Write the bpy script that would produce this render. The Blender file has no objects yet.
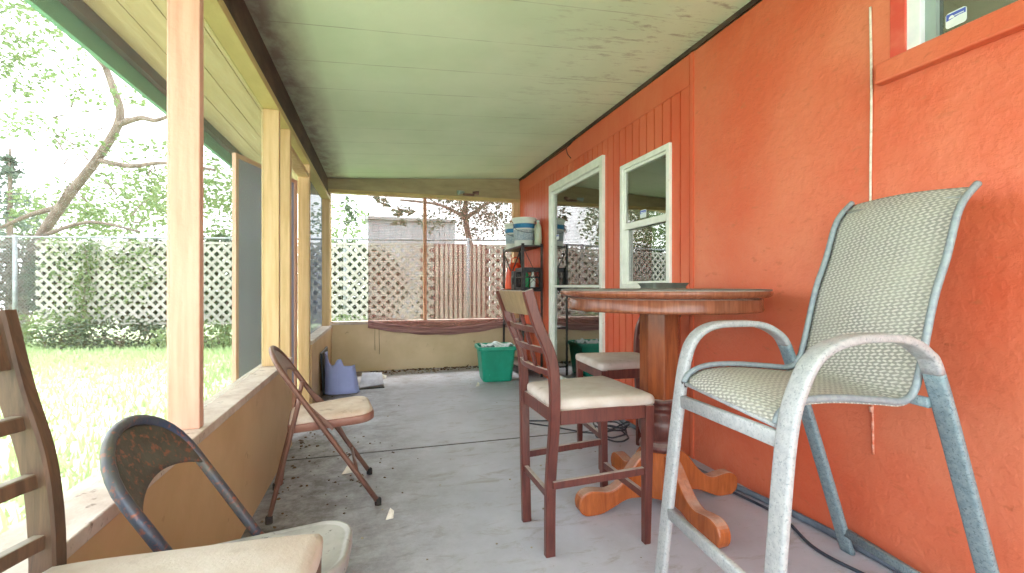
import bpy, math, random
from mathutils import Vector, Matrix
R = math.radians
S = bpy.context.scene
COL = S.collection
TH = math.atan(133/455.0)          # yaw of the camera towards the red wall

# ------------------------------------------------------------------ camera, sky, sun, exposure
cd = bpy.data.cameras.new('camera'); cam = bpy.data.objects.new('camera', cd); COL.objects.link(cam)
cd.sensor_width = 36.0; cd.lens = 36.0*455/1024; cd.clip_start = 0.02
cam.location = (0, 0, 1.1); cam.rotation_euler = (R(90), 0, -TH)
S.camera = cam
W = bpy.data.worlds.new('world'); S.world = W; W.use_nodes = True
bg = W.node_tree.nodes['Background']
bg.inputs[0].default_value = (0.93, 0.98, 1.0, 1); bg.inputs[1].default_value = 4.2
sd = bpy.data.lights.new('sun', 'SUN'); sun = bpy.data.objects.new('sun', sd); COL.objects.link(sun)
sd.energy = 5.0; sd.angle = R(12); sd.color = (1.0, 0.97, 0.9)
sun.rotation_euler = (R(-28), R(-14), 0)
S.view_settings.view_transform = 'Standard'; S.view_settings.look = 'None'
S.view_settings.gamma = 1.0; S.view_settings.use_curve_mapping = False
S.view_settings.exposure = 0.46

# ------------------------------------------------------------------ materials
def s2l(c):
    return tuple(((v/255)/12.92 if v/255 <= .04045 else ((v/255+.055)/1.055)**2.4) for v in c)
class NT:
    def __init__(s, name):
        s.m = bpy.data.materials.new(name); s.m.use_nodes = True
        s.t = s.m.node_tree; s.b = s.t.nodes['Principled BSDF']; s.out = s.t.nodes['Material Output']
        s.co = s.t.nodes.new('ShaderNodeTexCoord')
    def n(s, typ, **kw):
        n = s.t.nodes.new(typ)
        for k, v in kw.items(): setattr(n, k, v)
        return n
    def l(s, a, b): s.t.links.new(a, b)
    def mapping(s, scale=(1,1,1), src='Object', rot=(0,0,0), loc=(0,0,0)):
        m = s.n('ShaderNodeMapping'); m.inputs['Scale'].default_value = scale
        m.inputs['Rotation'].default_value = rot; m.inputs['Location'].default_value = loc
        s.l(s.co.outputs[src], m.inputs['Vector']); return m.outputs[0]
    def noise(s, scale, detail=4, vec=None, rough=.6, dist=0):
        n = s.n('ShaderNodeTexNoise'); n.inputs['Scale'].default_value = scale
        n.inputs['Detail'].default_value = detail; n.inputs['Roughness'].default_value = rough
        n.inputs['Distortion'].default_value = dist
        s.l(vec if vec is not None else s.co.outputs['Object'], n.inputs['Vector']); return n.outputs['Fac']
    def ramp(s, fac, a, b, lo=0, hi=1):
        r = s.n('ShaderNodeMapRange'); r.inputs['From Min'].default_value = a; r.inputs['From Max'].default_value = b
        r.inputs['To Min'].default_value = lo; r.inputs['To Max'].default_value = hi
        s.l(fac, r.inputs['Value']); return r.outputs[0]
    def mix(s, fac, a, b, mode='MIX'):
        n = s.n('ShaderNodeMix', data_type='RGBA', blend_type=mode)
        for i, v in ((0, fac), (6, a), (7, b)):
            if hasattr(v, 'links'): s.l(v, n.inputs[i])
            elif isinstance(v, (int, float)): n.inputs[i].default_value = v
            else: n.inputs[i].default_value = (*v, 1)
        return n.outputs[2]
    def math(s, op, a, b=None):
        n = s.n('ShaderNodeMath', operation=op)
        for i, v in ((0, a), (1, b)):
            if v is None: continue
            if hasattr(v, 'links'): s.l(v, n.inputs[i])
            else: n.inputs[i].default_value = v
        return n.outputs[0]
    def bump(s, h, strength=.3, dist=.01):
        b = s.n('ShaderNodeBump'); b.inputs['Strength'].default_value = strength; b.inputs['Distance'].default_value = dist
        s.l(h, b.inputs['Height']); s.l(b.outputs[0], s.b.inputs['Normal'])
    def color(s, c):
        if hasattr(c, 'links'): s.l(c, s.b.inputs['Base Color'])
        else: s.b.inputs['Base Color'].default_value = (*c, 1)

def simple(name, c, c2=None, scale=6, rough=.6, metal=0, bump=0, bscale=60, lo=.4, hi=.65, stretch=(1,1,1), detail=4, dust=None, spec=.5, c3=None, s3=30, lo3=.6, hi3=.7):
    t = NT(name); col = s2l(c)
    if c2: col = t.mix(t.ramp(t.noise(scale, detail, t.mapping(stretch)), lo, hi), s2l(c), s2l(c2))
    if c3: col = t.mix(t.ramp(t.noise(s3, 5, t.mapping(stretch)), lo3, hi3), col, s2l(c3))
    if dust:                                   # dust that has settled on the upper faces
        g = t.n('ShaderNodeNewGeometry'); sx = t.n('ShaderNodeSeparateXYZ'); t.l(g.outputs['Normal'], sx.inputs[0])
        up = t.ramp(sx.outputs[2], .35, .95); nz = t.ramp(t.noise(14, 5), .2, .6, .35, 1)
        col = t.mix(t.math('MULTIPLY', t.math('MULTIPLY', up, nz), dust[1]), col, s2l(dust[0]))
    t.color(col); t.b.inputs['Roughness'].default_value = rough; t.b.inputs['Metallic'].default_value = metal
    t.b.inputs['Specular IOR Level'].default_value = spec
    if bump: t.bump(t.noise(bscale, 4), bump)
    return t.m

M = {}
# painted stucco
t = NT('orange_stucco')
c = t.mix(t.ramp(t.noise(1.3, 5), .38, .66), s2l((214,98,66)), s2l((222,126,94)))
c = t.mix(t.ramp(t.noise(26, 6, t.mapping((1, .5, 1))), .60, .72), c, s2l((200,104,70)))
t.color(c); t.b.inputs['Roughness'].default_value = .42
h = t.math('ADD', t.math('MULTIPLY', t.ramp(t.noise(26, 6), .42, .62), 1.0), t.math('MULTIPLY', t.noise(90, 3), .35))
t.bump(h, .28, .006); M['stucco'] = t.m
M['siding'] = simple('orange_siding_paint', (214,92,60), (220,112,78), 2.5, .4, bump=.15, bscale=50, stretch=(1,1,.4))
M['redtrim'] = simple('faded_red_trim_paint', (212,78,62), (222,110,88), 7, .5, bump=.15)
# ceiling panels
t = NT('ceiling_paint'); sx = t.n('ShaderNodeSeparateXYZ'); t.l(t.co.outputs['Object'], sx.inputs[0])
base = t.mix(t.ramp(t.noise(1.1, 4), .35, .65), s2l((226,240,217)), s2l((210,229,202)))
wob = t.math('MULTIPLY', t.noise(1.2, 3), .03)
y = t.math('ADD', sx.outputs[1], wob)
fr = t.math('FRACT', t.math('DIVIDE', y, .406))
ln = t.math('MULTIPLY', t.ramp(t.math('ABSOLUTE', t.math('SUBTRACT', fr, .5)), .012, .0), t.ramp(t.noise(2.2, 4), .38, .6, .12, .75))
base = t.mix(ln, base, s2l((128,128,112)))
mil = t.math('MULTIPLY', t.ramp(t.noise(9, 7, t.mapping((.55, 2.2, 1)), .75), .53, .64), t.math('MULTIPLY', t.ramp(sx.outputs[0], .7, 1.5), t.ramp(sx.outputs[1], 4.6, 2.2)))
base = t.mix(t.math('MULTIPLY', mil, .55), base, s2l((110,100,88)))
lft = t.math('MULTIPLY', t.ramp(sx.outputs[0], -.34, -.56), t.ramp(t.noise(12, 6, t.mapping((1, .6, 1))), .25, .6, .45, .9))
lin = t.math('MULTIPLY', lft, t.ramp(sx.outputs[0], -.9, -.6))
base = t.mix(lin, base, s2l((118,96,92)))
t.color(base); t.b.inputs['Roughness'].default_value = .55; t.bump(t.noise(35, 4), .12); M['ceiling'] = t.m
# concrete
t = NT('grey_painted_concrete'); sx = t.n('ShaderNodeSeparateXYZ'); t.l(t.co.outputs['Object'], sx.inputs[0])
c = t.mix(t.ramp(t.noise(1.6, 6, None, .7), .36, .64), s2l((172,174,186)), s2l((190,192,205)))
c = t.mix(t.ramp(t.noise(7, 8, t.mapping((.6, 1.5, 1)), .75, .6), .53, .66, 0, .75), c, s2l((150,146,146)))
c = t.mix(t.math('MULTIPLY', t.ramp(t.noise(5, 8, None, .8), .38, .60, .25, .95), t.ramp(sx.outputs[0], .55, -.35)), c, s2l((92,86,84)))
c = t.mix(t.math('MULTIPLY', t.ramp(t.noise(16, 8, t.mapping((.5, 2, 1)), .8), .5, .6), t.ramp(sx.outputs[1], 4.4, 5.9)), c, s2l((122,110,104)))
c = t.mix(t.ramp(t.noise(60, 4), .70, .74, 0, .6), c, s2l((120,112,108)))
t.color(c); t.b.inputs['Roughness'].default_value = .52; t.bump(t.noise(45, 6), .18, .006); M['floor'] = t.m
M['joint'] = simple('joint_filler', (70,68,68), (110,108,108), 20, .9)
M['tanwall'] = simple('tan_painted_plywood', (206,174,132), (190,156,112), 1.8, .5, bump=.12, bscale=30, c3=(140,100,66), s3=7, lo3=.66, hi3=.74)
M['cream'] = simple('cream_painted_board', (226,204,168), (212,190,150), 2.0, .55, bump=.1, bscale=30, c3=(160,136,102), s3=9, lo3=.68, hi3=.76)
M['post'] = simple('weathered_peach_lumber', (214,170,150), (200,154,132), 6, .6, bump=.3, bscale=30, stretch=(5,5,.35), c3=(120,84,62), s3=40, lo3=.70, hi3=.76)
M['postb'] = simple('tan_lumber', (214,184,140), (196,164,116), 6, .6, bump=.3, bscale=30, stretch=(5,5,.35), c3=(126,92,66), s3=40, lo3=.70, hi3=.76)
M['header'] = simple('olive_tan_lumber', (196,178,122), (176,156,104), 5, .6, bump=.2, bscale=30, stretch=(1,.3,3), c3=(116,92,60), s3=24, lo3=.68, hi3=.74)
M['headerdark'] = simple('dull_olive_beam_paint', (166,152,116), (150,136,102), 3, .6, stretch=(1,.3,3), c3=(110,92,66), s3=24, lo3=.7, hi3=.76)
M['darkbeam'] = simple('dark_stained_beam', (58,44,38), (92,72,60), 9, .7, bump=.3, stretch=(1,.3,1))
M['sill'] = simple('dusty_sill_paint', (208,196,184), (184,166,152), 9, .6, bump=.2, c3=(130,112,98), s3=30, lo3=.62, hi3=.7)
M['soffit'] = simple('bare_tan_soffit_boards', (206,180,150), (186,160,128), 4, .7, bump=.2, stretch=(6,.4,1), c3=(140,112,84), s3=14, lo3=.62, hi3=.72)
M['fascia'] = simple('green_fascia_paint', (88,150,128), (74,128,112), 6, .45, bump=.05, stretch=(1,.3,1))
M['fasciadark'] = simple('weathered_gutter_board', (96,84,84), (66,58,58), 12, .8, bump=.3, stretch=(1,.3,1))
M['white'] = simple('white_frame_paint', (240,242,234), (226,230,220), 8, .4, c3=(186,184,168), s3=30, lo3=.68, hi3=.74)
M['purewhite'] = simple('white_vinyl', (236,238,244), (222,226,236), 8, .35)
M['greyvinyl'] = simple('grey_sash', (150,166,162), (140,156,150), 8, .4)
def wood(name, a, b, rough=.3, dust=((205,195,188), .75)):
    t = NT(name)
    g = t.noise(5, 6, t.mapping((7, 7, .8)), .65, 1.2)
    c = t.mix(t.ramp(g, .36, .64), s2l(a), s2l(b))
    gg = t.n('ShaderNodeNewGeometry'); sx = t.n('ShaderNodeSeparateXYZ'); t.l(gg.outputs['Normal'], sx.inputs[0])
    up = t.ramp(sx.outputs[2], .4, .95); nz = t.ramp(t.noise(18, 5), .25, .6, .45, 1)
    c = t.mix(t.math('MULTIPLY', t.math('MULTIPLY', up, nz), dust[1]), c, s2l(dust[0]))
    t.color(c); t.b.inputs['Roughness'].default_value = rough; t.bump(t.noise(30, 3, t.mapping((5,5,.6))), .08)
    return t.m
M['stool'] = wood('reddish_brown_stool_wood', (78,40,38), (106,58,50), .28)
M['stool_reflect'] = wood('reflection_toned_rail_wood', (122,102,78), (142,120,92), .3)  # top rail: dull greenish reflection painted into the wood colour
M['stool_grey'] = wood('dull_brown_stool_wood', (74,58,46), (104,80,62), .5, ((170,166,150), .6))
M['table'] = wood('orange_brown_table_wood', (150,78,40), (180,100,52), .22, ((214,202,190), .5))
M['column'] = wood('dark_orange_brown_wood', (122,62,36), (150,82,46), .22)
M['apron'] = wood('brown_table_rim_wood', (118,66,44), (146,88,62), .22)
M['tabletop'] = simple('dusty_tabletop', (112,114,108), (88,84,78), 7, .5)
M['fabric'] = simple('dusty_beige_seat_cloth', (206,198,192), (188,174,164), 5, .9, bump=.2, bscale=160, c3=(150,136,128), s3=7, lo3=.60, hi3=.74)
M['padbeige'] = simple('dusty_tan_vinyl', (214,198,184), (192,168,150), 7, .6, bump=.08, c3=(142,120,104), s3=11, lo3=.58, hi3=.7)
M['brownmetal'] = simple('brown_enamel_steel', (130,96,84), (110,78,68), 8, .38, .2, c3=(90,54,42), s3=40, lo3=.66, hi3=.72)
M['brownseat'] = simple('brown_enamel_seat_rim', (156,112,98), (132,88,76), 8, .4, .1)
M['rust'] = simple('rust_speckled_grey_steel', (92,90,82), (70,66,58), 8, .5, .3, bump=.15, c3=(142,92,72), s3=70, lo3=.54, hi3=.64)
M['bluesteel'] = simple('rusty_blue_steel', (64,78,104), (98,96,88), 5, .45, .3, bump=.15, c3=(146,92,74), s3=70, lo3=.54, hi3=.68)
M['seatgrey'] = simple('scuffed_grey_steel_seat', (176,174,172), (150,148,146), 10, .45, .2, bump=.08, c3=(110,106,104), s3=50, lo3=.64, hi3=.70)
M['rubber'] = simple('black_rubber', (38,36,38), (60,58,58), 30, .8)
M['patio'] = simple('oxidised_aluminium', (184,187,190), (166,170,176), 60, .5, .15, bump=.2, bscale=200, c3=(138,146,152), s3=150, lo3=.56, hi3=.66)
M['patiomid'] = simple('grey_teal_aluminium', (150,162,168), (134,146,156), 60, .5, .15, bump=.2, bscale=200)
M['patioshaded'] = simple('shaded_oxidised_aluminium', (140,158,166), (118,140,150), 60, .5, .15, bump=.2, bscale=200, c3=(94,114,124), s3=150, lo3=.54, hi3=.64)  # rear legs and rear bars: their teal shade is put into the base colour
# woven sling
t = NT('woven_sling_mesh')
u = t.mapping((1,1,1), 'UV', (0,0,R(0)))
sx = t.n('ShaderNodeSeparateXYZ'); t.l(u, sx.inputs[0])
a = t.math('SINE', t.math('ADD', t.math('MULTIPLY', sx.outputs[0], 2*math.pi/.022), t.math('MULTIPLY', t.math('SINE', t.math('MULTIPLY', sx.outputs[1], 2*math.pi/.022)), 1.4)))
b_ = t.math('SINE', t.math('ADD', t.math('MULTIPLY', sx.outputs[1], 2*math.pi/.011), t.math('MULTIPLY', sx.outputs[0], 120)))
h = t.math('ADD', t.math('MULTIPLY', a, .6), t.math('MULTIPLY', b_, .6))
c = t.mix(t.ramp(h, -.1, .55), s2l((148,147,143)), s2l((204,201,196)))
c = t.mix(t.ramp(t.noise(5, 5), .4, .68, 0, .5), c, s2l((182,184,172)))
t.color(c); t.b.inputs['Roughness'].default_value = .75; t.bump(h, .35, .003); M['sling'] = t.m
M['traygrey'] = simple('grey_green_tray', (120,126,114), (96,100,92), 9, .5)
M['tealshade'] = simple('dusty_teal_shade', (104,140,134), (92,126,122), 3, .8)
M['tub'] = simple('green_plastic', (20,150,122), (30,166,138), 4, .4, c3=(60,180,158), s3=30, lo3=.66, hi3=.74)
M['trash'] = simple('white_plastic_film', (214,226,228), (176,196,198), 30, .4, bump=.6)
M['lilac'] = simple('lilac_plastic', (148,160,214), (160,172,226), 5, .45)
M['greyplastic'] = simple('grey_plastic_scrap', (176,178,194), (150,150,166), 9, .5)
M['black'] = simple('black_plastic', (26,26,30), (40,40,44), 20, .4)
M['rack'] = simple('dark_steel_rack', (74,74,74), (52,52,52), 20, .45, .5, c3=(120,112,100), s3=60, lo3=.62, hi3=.7, dust=((150,148,138), .5))
M['bucket'] = simple('white_bucket_plastic', (228,234,228), (214,222,214), 8, .4)
M['bluelabel'] = simple('blue_label', (40,120,176), (60,140,190), 9, .4)
M['labelgrey'] = simple('grey_label_print', (150,170,186), (200,210,214), 60, .5)
M['jug'] = simple('pale_green_jug_plastic', (196,208,184), (180,194,168), 8, .35)
M['orangebag'] = simple('orange_plastic', (232,82,34), (214,66,28), 9, .45)
M['greenplastic'] = simple('green_bottle_plastic', (20,150,84), (20,130,70), 9, .35)
M['redplastic'] = simple('red_plastic', (196,36,30), (170,30,26), 9, .4)
M['cable'] = simple('dark_cable_rubber', (46,54,66), (60,70,84), 20, .5)
M['hose'] = simple('grey_blue_conduit', (104,118,134), (84,96,112), 20, .55)
M['cord'] = simple('white_cord', (230,222,210), (206,196,182), 50, .5)
M['cordpainted'] = simple('orange_painted_cord', (214,108,76), (232,190,170), 30, .5)
M['paper'] = simple('white_scrap', (232,228,216), (206,200,186), 30, .8)
M['dirt'] = simple('dead_leaf', (110,84,60), (82,64,50), 20, .9)
M['rubble'] = simple('chipped_paint_crumb', (176,168,150), (120,108,96), 30, .9)
M['yellow'] = simple('yellow_paper', (214,186,104), (200,170,90), 8, .7)
M['interior'] = simple('dim_interior_wall', (96,104,88), (84,92,78), 2, .8)
M['interiorred'] = simple('brown_red_curtain', (128,74,60), (108,60,48), 6, .8)
M['stickerblue'] = simple('blue_sticker', (70,90,190), (80,104,200), 8, .5)
M['stickerwhite'] = simple('white_sticker', (232,238,240), (220,228,232), 8, .5)
M['bark'] = simple('grey_bark', (122,108,98), (86,74,66), 9, .9, bump=.6, bscale=20, stretch=(1,1,.3))
M['fencesteel'] = simple('galvanised_pipe', (150,156,160), (120,126,130), 12, .5, .4)
M['lattice'] = simple('weathered_white_lattice', (166,163,156), (146,143,136), 5, .7, c3=(130,126,116), s3=14, lo3=.62, hi3=.72)
M['picket'] = simple('pinkish_fence_boards', (104,62,50), (84,48,38), 4, .7, stretch=(3,3,.4))
M['picketwhite'] = simple('white_fence_pickets', (176,166,156), (150,142,132), 4, .7)
M['shed'] = simple('pale_grey_siding', (160,164,172), (146,150,158), 2, .6)
M['roofgrey'] = simple('grey_shingle', (150,150,152), (128,128,130), 20, .8)
def leafmat(name, a, b, tr=.35):
    t = NT(name); c = t.mix(t.ramp(t.noise(3.5, 5), .35, .65), s2l(a), s2l(b)); t.color(c)
    t.b.inputs['Roughness'].default_value = .5
    tn = t.n('ShaderNodeBsdfTranslucent'); t.l(c, tn.inputs[0])
    mx = t.n('ShaderNodeMixShader'); mx.inputs[0].default_value = tr
    t.l(t.b.outputs[0], mx.inputs[1]); t.l(tn.outputs[0], mx.inputs[2]); t.l(mx.outputs[0], t.out.inputs[0]); return t.m
M['leaf'] = leafmat('bright_green_leaves', (92,116,70), (122,142,88))
M['leafdark'] = leafmat('mid_green_leaves', (50,66,46), (76,92,62), .25)
M['leafgrey'] = leafmat('grey_green_needles', (84,100,92), (104,120,106), .3)
M['leafdry'] = leafmat('dry_brown_leaves', (92,80,68), (74,68,56), .25)
M['grass'] = leafmat('grass_blades', (158,182,128), (182,200,152), .3)
M['ground'] = simple('lawn_soil', (176,192,148), (196,208,170), 1.2, .95, bump=.5, bscale=25, detail=8)
def see_through(name, col, fac, tint=(1,1,1), gloss=None, rough=.0):
    t = NT(name); t.t.nodes.remove(t.b)
    tr = t.n('ShaderNodeBsdfTransparent'); tr.inputs[0].default_value = (*tint, 1)
    if gloss is None:
        d = t.n('ShaderNodeBsdfDiffuse'); d.inputs[0].default_value = (*s2l(col), 1)
    else:
        d = t.n('ShaderNodeBsdfGlossy'); d.inputs[0].default_value = (*gloss, 1); d.inputs[1].default_value = rough
    mx = t.n('ShaderNodeMixShader'); mx.inputs[0].default_value = fac
    t.l(tr.outputs[0], mx.inputs[1]); t.l(d.outputs[0], mx.inputs[2]); t.l(mx.outputs[0], t.out.inputs[0])
    return t, mx
t, mx = see_through('window_glass', None, .3, (.62,.68,.62), (1,1,1)); fn = t.n('ShaderNodeFresnel'); fn.inputs[0].default_value = 2.9
t.l(t.math('ADD', fn.outputs[0], .10), mx.inputs[0]); M['glass'] = t.m
M['screen'] = see_through('fine_insect_screen', (190,200,196), .10)[0].m
M['screenmid'] = see_through('dusty_insect_screen', (160,180,160), .20)[0].m
M['screendoor'] = see_through('dense_blue_grey_screen', (166,172,204), .86)[0].m
M['screenblue'] = see_through('blue_grey_insect_screen', (120,128,150), .62)[0].m
# slatted see-through blind
t, mx = see_through('translucent_slat_blind', (188,138,130), .5)
sx = t.n('ShaderNodeSeparateXYZ'); t.l(t.co.outputs['Object'], sx.inputs[0])
fr = t.math('FRACT', t.math('DIVIDE', sx.outputs[2], .022))
st = t.ramp(t.math('ABSOLUTE', t.math('SUBTRACT', fr, .5)), .18, .30, .16, .34)
t.l(t.math('ADD', st, t.math('MULTIPLY', t.ramp(t.noise(2.0, 3), .35, .65), .10)), mx.inputs[0]); M['blind'] = t.m
M['blindroll'] = simple('mauve_brown_blind_slats', (172,130,126), (140,98,94), 5, .6, stretch=(.3,1,14), lo=.42, hi=.58)
M['curtain'] = M['interiorred']

# ------------------------------------------------------------------ mesh builder
class MB:
    def __init__(s): s.v = []; s.f = []; s.sm = []; s.uv = {}
    def add(s, vs, fs, smooth=False):
        o = len(s.v); s.v += [tuple(p) for p in vs]
        for f in fs: s.f.append(tuple(i+o for i in f)); s.sm.append(smooth)
        return s
    def box(s, lo, hi, rot=None, c=None):
        x0,y0,z0 = lo; x1,y1,z1 = hi
        vs = [Vector((x,y,z)) for z in (z0,z1) for y in (y0,y1) for x in (x0,x1)]
        if rot is not None:
            c = Vector(c) if c is not None else (Vector(lo)+Vector(hi))/2
            vs = [rot @ (p-c) + c for p in vs]
        return s.add(vs, [(0,2,3,1),(4,5,7,6),(0,1,5,4),(2,6,7,3),(0,4,6,2),(1,3,7,5)])
    def hexa(s, b, t):        # four bottom and four top corners, same winding
        return s.add(list(b)+list(t), [(3,2,1,0),(4,5,6,7),(0,1,5,4),(1,2,6,5),(2,3,7,6),(3,0,4,7)])
    def sweep(s, pts, prof, up=(0,1,0), closed=False, smooth=True, scale=None):
        # prof: 2D points (a along 'up', b along the normal); up is kept fixed
        P = [Vector(p) for p in pts]; n = len(P); m = len(prof); vs = []; up = Vector(up).normalized()
        for i, p in enumerate(P):
            if closed: d = P[(i+1)%n]-P[i-1]
            else: d = P[min(i+1,n-1)]-P[max(i-1,0)]
            d.normalize(); nn = d.cross(up)
            if nn.length < 1e-4: nn = d.orthogonal()
            nn.normalize(); uu = nn.cross(d).normalized(); k = scale[i] if scale else 1
            for a, b in prof: vs.append(p + uu*a*k + nn*b*k)
        fs = []
        for i in range(n if closed else n-1):
            j = (i+1) % n
            for k in range(m): fs.append((i*m+k, i*m+(k+1)%m, j*m+(k+1)%m, j*m+k))
        if not closed: fs += [tuple(range(m))[::-1], tuple((n-1)*m+k for k in range(m))]
        return s.add(vs, fs, smooth)
    def tube(s, pts, r, seg=10, up=(0,1,0), closed=False, scale=None):
        return s.sweep(pts, [(math.cos(2*math.pi*k/seg)*r, math.sin(2*math.pi*k/seg)*r) for k in range(seg)], up, closed, True, scale)
    def bar(s, p0, p1, w, h, up=(0,0,1), w1=None, h1=None):
        p0, p1 = Vector(p0), Vector(p1); d = (p1-p0).normalized(); u = Vector(up)
        n = d.cross(u)
        if n.length < 1e-4: n = d.orthogonal()
        n.normalize(); u = n.cross(d).normalized(); w1 = w1 or w; h1 = h1 or h
        q = lambda p, w, h: [p - n*w/2 - u*h/2, p + n*w/2 - u*h/2, p + n*w/2 + u*h/2, p - n*w/2 + u*h/2]
        return s.hexa(q(p0, w, h), q(p1, w1, h1))
    def lathe(s, prof, c=(0,0,0), seg=32, cap=True, smooth=True, rot=0):
        vs = []; c = Vector(c)
        for r, z in prof:
            for k in range(seg):
                a = 2*math.pi*k/seg + rot; vs.append(c + Vector((math.cos(a)*r, math.sin(a)*r, z)))
        fs = []
        for i in range(len(prof)-1):
            for k in range(seg): fs.append((i*seg+k, i*seg+(k+1)%seg, (i+1)*seg+(k+1)%seg, (i+1)*seg+k))
        if cap: fs += [tuple(range(seg))[::-1], tuple((len(prof)-1)*seg+k for k in range(seg))]
        return s.add(vs, fs, smooth)
    def prism(s, outl, f, smooth=False):   # outl: 2D; f(a,b,side) -> point, side 0/1
        n = len(outl)
        vs = [f(a, b, 0) for a, b in outl] + [f(a, b, 1) for a, b in outl]
        fs = [tuple(range(n))[::-1], tuple(range(n, 2*n))] + [(i, (i+1)%n, n+(i+1)%n, n+i) for i in range(n)]
        return s.add(vs, fs, smooth)
    def grid(s, fn, nu, nv, smooth=True, uvf=None):
        o = len(s.v); vs = [fn(i/nu, j/nv) for j in range(nv+1) for i in range(nu+1)]
        fs = [(j*(nu+1)+i, j*(nu+1)+i+1, (j+1)*(nu+1)+i+1, (j+1)*(nu+1)+i) for j in range(nv) for i in range(nu)]
        if uvf:
            for j in range(nv+1):
                for i in range(nu+1): s.uv[o+j*(nu+1)+i] = uvf(i/nu, j/nv)
        return s.add(vs, fs, smooth)

def build(name, mb, mat, parent=None, world=False, bevel=0, solid=0, sub=0, loc=None):
    off = Vector((0,0,0))
    if world and parent is not None: off = Vector(parent.location)
    if loc is not None: off = Vector(loc)
    me = bpy.data.meshes.new(name); me.from_pydata([tuple(Vector(p)-off) for p in mb.v], [], mb.f)
    me.polygons.foreach_set('use_smooth', mb.sm)
    if mb.uv:
        ul = me.uv_layers.new(name='UVMap')
        for lp in me.loops: ul.data[lp.index].uv = mb.uv.get(lp.vertex_index, (0,0))
    me.update(); me.materials.append(M[mat] if isinstance(mat, str) else mat)
    o = bpy.data.objects.new(name, me); COL.objects.link(o)
    if parent is not None: o.parent = parent
    if loc is not None: o.location = loc
    if solid: m = o.modifiers.new('thickness', 'SOLIDIFY'); m.thickness = solid; m.offset = 0
    if sub: m = o.modifiers.new('smooth', 'SUBSURF'); m.levels = sub; m.render_levels = sub
    if bevel: m = o.modifiers.new('edges', 'BEVEL'); m.width = bevel; m.segments = 2; m.limit_method = 'ANGLE'; m.angle_limit = R(35)
    return o
def tag(o, label=None, cat=None, group=None, kind=None):
    if label: o['label'] = label
    if cat: o['category'] = cat
    if group: o['group'] = group
    if kind: o['kind'] = kind
    return o
def thing(name, loc, label=None, cat=None, group=None, rotz=0, kind=None):
    o = bpy.data.objects.new(name, None); COL.objects.link(o); o.location = loc; o.rotation_euler = (0,0,rotz)
    o.empty_display_size = .1
    return tag(o, label, cat, group, kind)
def copy_tree(o, parent=None, **kw):
    c = o.copy(); COL.objects.link(c)
    if parent is not None: c.parent = parent
    for ch in list(o.children): copy_tree(ch, c)
    return c
def struct(name, mb, mat, **kw):
    return tag(build(name, mb, mat, **kw), kind='structure')
def catmull(P, n=6):
    P = [Vector(p) for p in P]; out = []
    for i in range(len(P)-1):
        a, b, c, d = P[max(i-1,0)], P[i], P[i+1], P[min(i+2, len(P)-1)]
        for k in range(n):
            t = k/n; out.append(.5*((2*b)+(c-a)*t+(2*a-5*b+4*c-d)*t*t+(3*b-a-3*c+d)*t**3))
    return out+[P[-1]]
def rrect(w, h, r, n=4):
    o = []
    for cx, cy, a0 in ((w/2-r,h/2-r,0),(-w/2+r,h/2-r,90),(-w/2+r,-h/2+r,180),(w/2-r,-h/2+r,270)):
        for k in range(n+1):
            a = R(a0+90*k/n); o.append((cx+r*math.cos(a), cy+r*math.sin(a)))
    return o
def rr_ring(mb, lv, cx, cy, r, n=4):
    vs = []; N = None
    for w, d_, z in lv:
        o_ = rrect(w, d_, r, n); N = len(o_)
        vs += [(cx+a, cy+b, z) for a, b in o_]
    fs = [(i*N+k, i*N+(k+1)%N, (i+1)*N+(k+1)%N, (i+1)*N+k) for i in range(len(lv)-1) for k in range(N)] + [tuple(range(N))[::-1], tuple((len(lv)-1)*N+k for k in range(N))]
    mb.add(vs, fs, False); return mb
rnd = random.Random(7)

# ------------------------------------------------------------------ the porch shell
XL, XP0, XR, YE, YB = -.58, -.69, 1.93, 6.2, -1.6
def zc(x): return 2.472 + (x+.644)*.0633
struct('floor', MB().box((XL-.12, YB, -.12), (XR, YE+.12, 0)), 'floor')
struct('trim_1', MB().box((XL, 3.150, 0), (XR, 3.166, .0015)), 'joint')          # joint across the slab
cb = MB(); x0, x1 = -1.32, 2.2
cb.hexa([(x0,YB,zc(x0)),(x1,YB,zc(x1)),(x1,YE+.5,zc(x1)),(x0,YE+.5,zc(x0))], [(x0,YB,zc(x0)+.08),(x1,YB,zc(x1)+.08),(x1,YE+.5,zc(x1)+.08),(x0,YE+.5,zc(x0)+.08)])
struct('ceiling', cb, 'ceiling')
# red house wall with its openings
DOOR = (3.65, 4.98, 0.02, 2.27); WIN = (2.69, 3.36, 1.08, 2.09); WUP = (-.35, 1.30, 2.0, 2.48)
wr = thing('wall_right', (XR, 0, 0), kind='structure')
def wall_cells(mb, y0, y1, z0, z1, x0, x1, holes):
    ys = sorted({y0, y1, *[v for h in holes for v in h[:2] if y0 < v < y1]})
    zs = sorted({z0, z1, *[v for h in holes for v in h[2:] if z0 < v < z1]})
    for a, b in zip(ys, ys[1:]):
        for c, d in zip(zs, zs[1:]):
            my, mz = (a+b)/2, (c+d)/2
            if any(h[0] < my < h[1] and h[2] < mz < h[3] for h in holes): continue
            mb.box((x0, a, c), (x1, b, d))
m = MB(); wall_cells(m, YB, 2.5, 0, 2.60, XR, XR+.14, [WUP]); build('stucco_face', m, 'stucco', wr, True)
m = MB(); wall_cells(m, 2.5, YE+.1, 0, 2.60, XR+.012, XR+.14, [DOOR, WIN])
y = 2.5
while y < YE: 
    wall_cells(m, y+.006, min(y+.094, YE+.1), 0, 2.40, XR, XR+.012, [DOOR, WIN]); y += .1
build('grooved_siding', m, 'siding', wr, True)
build('smooth_upper_board', MB().box((XR-.006, 2.5, 2.40), (XR+.012, YE, 2.60)), 'siding', wr, True)
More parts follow.
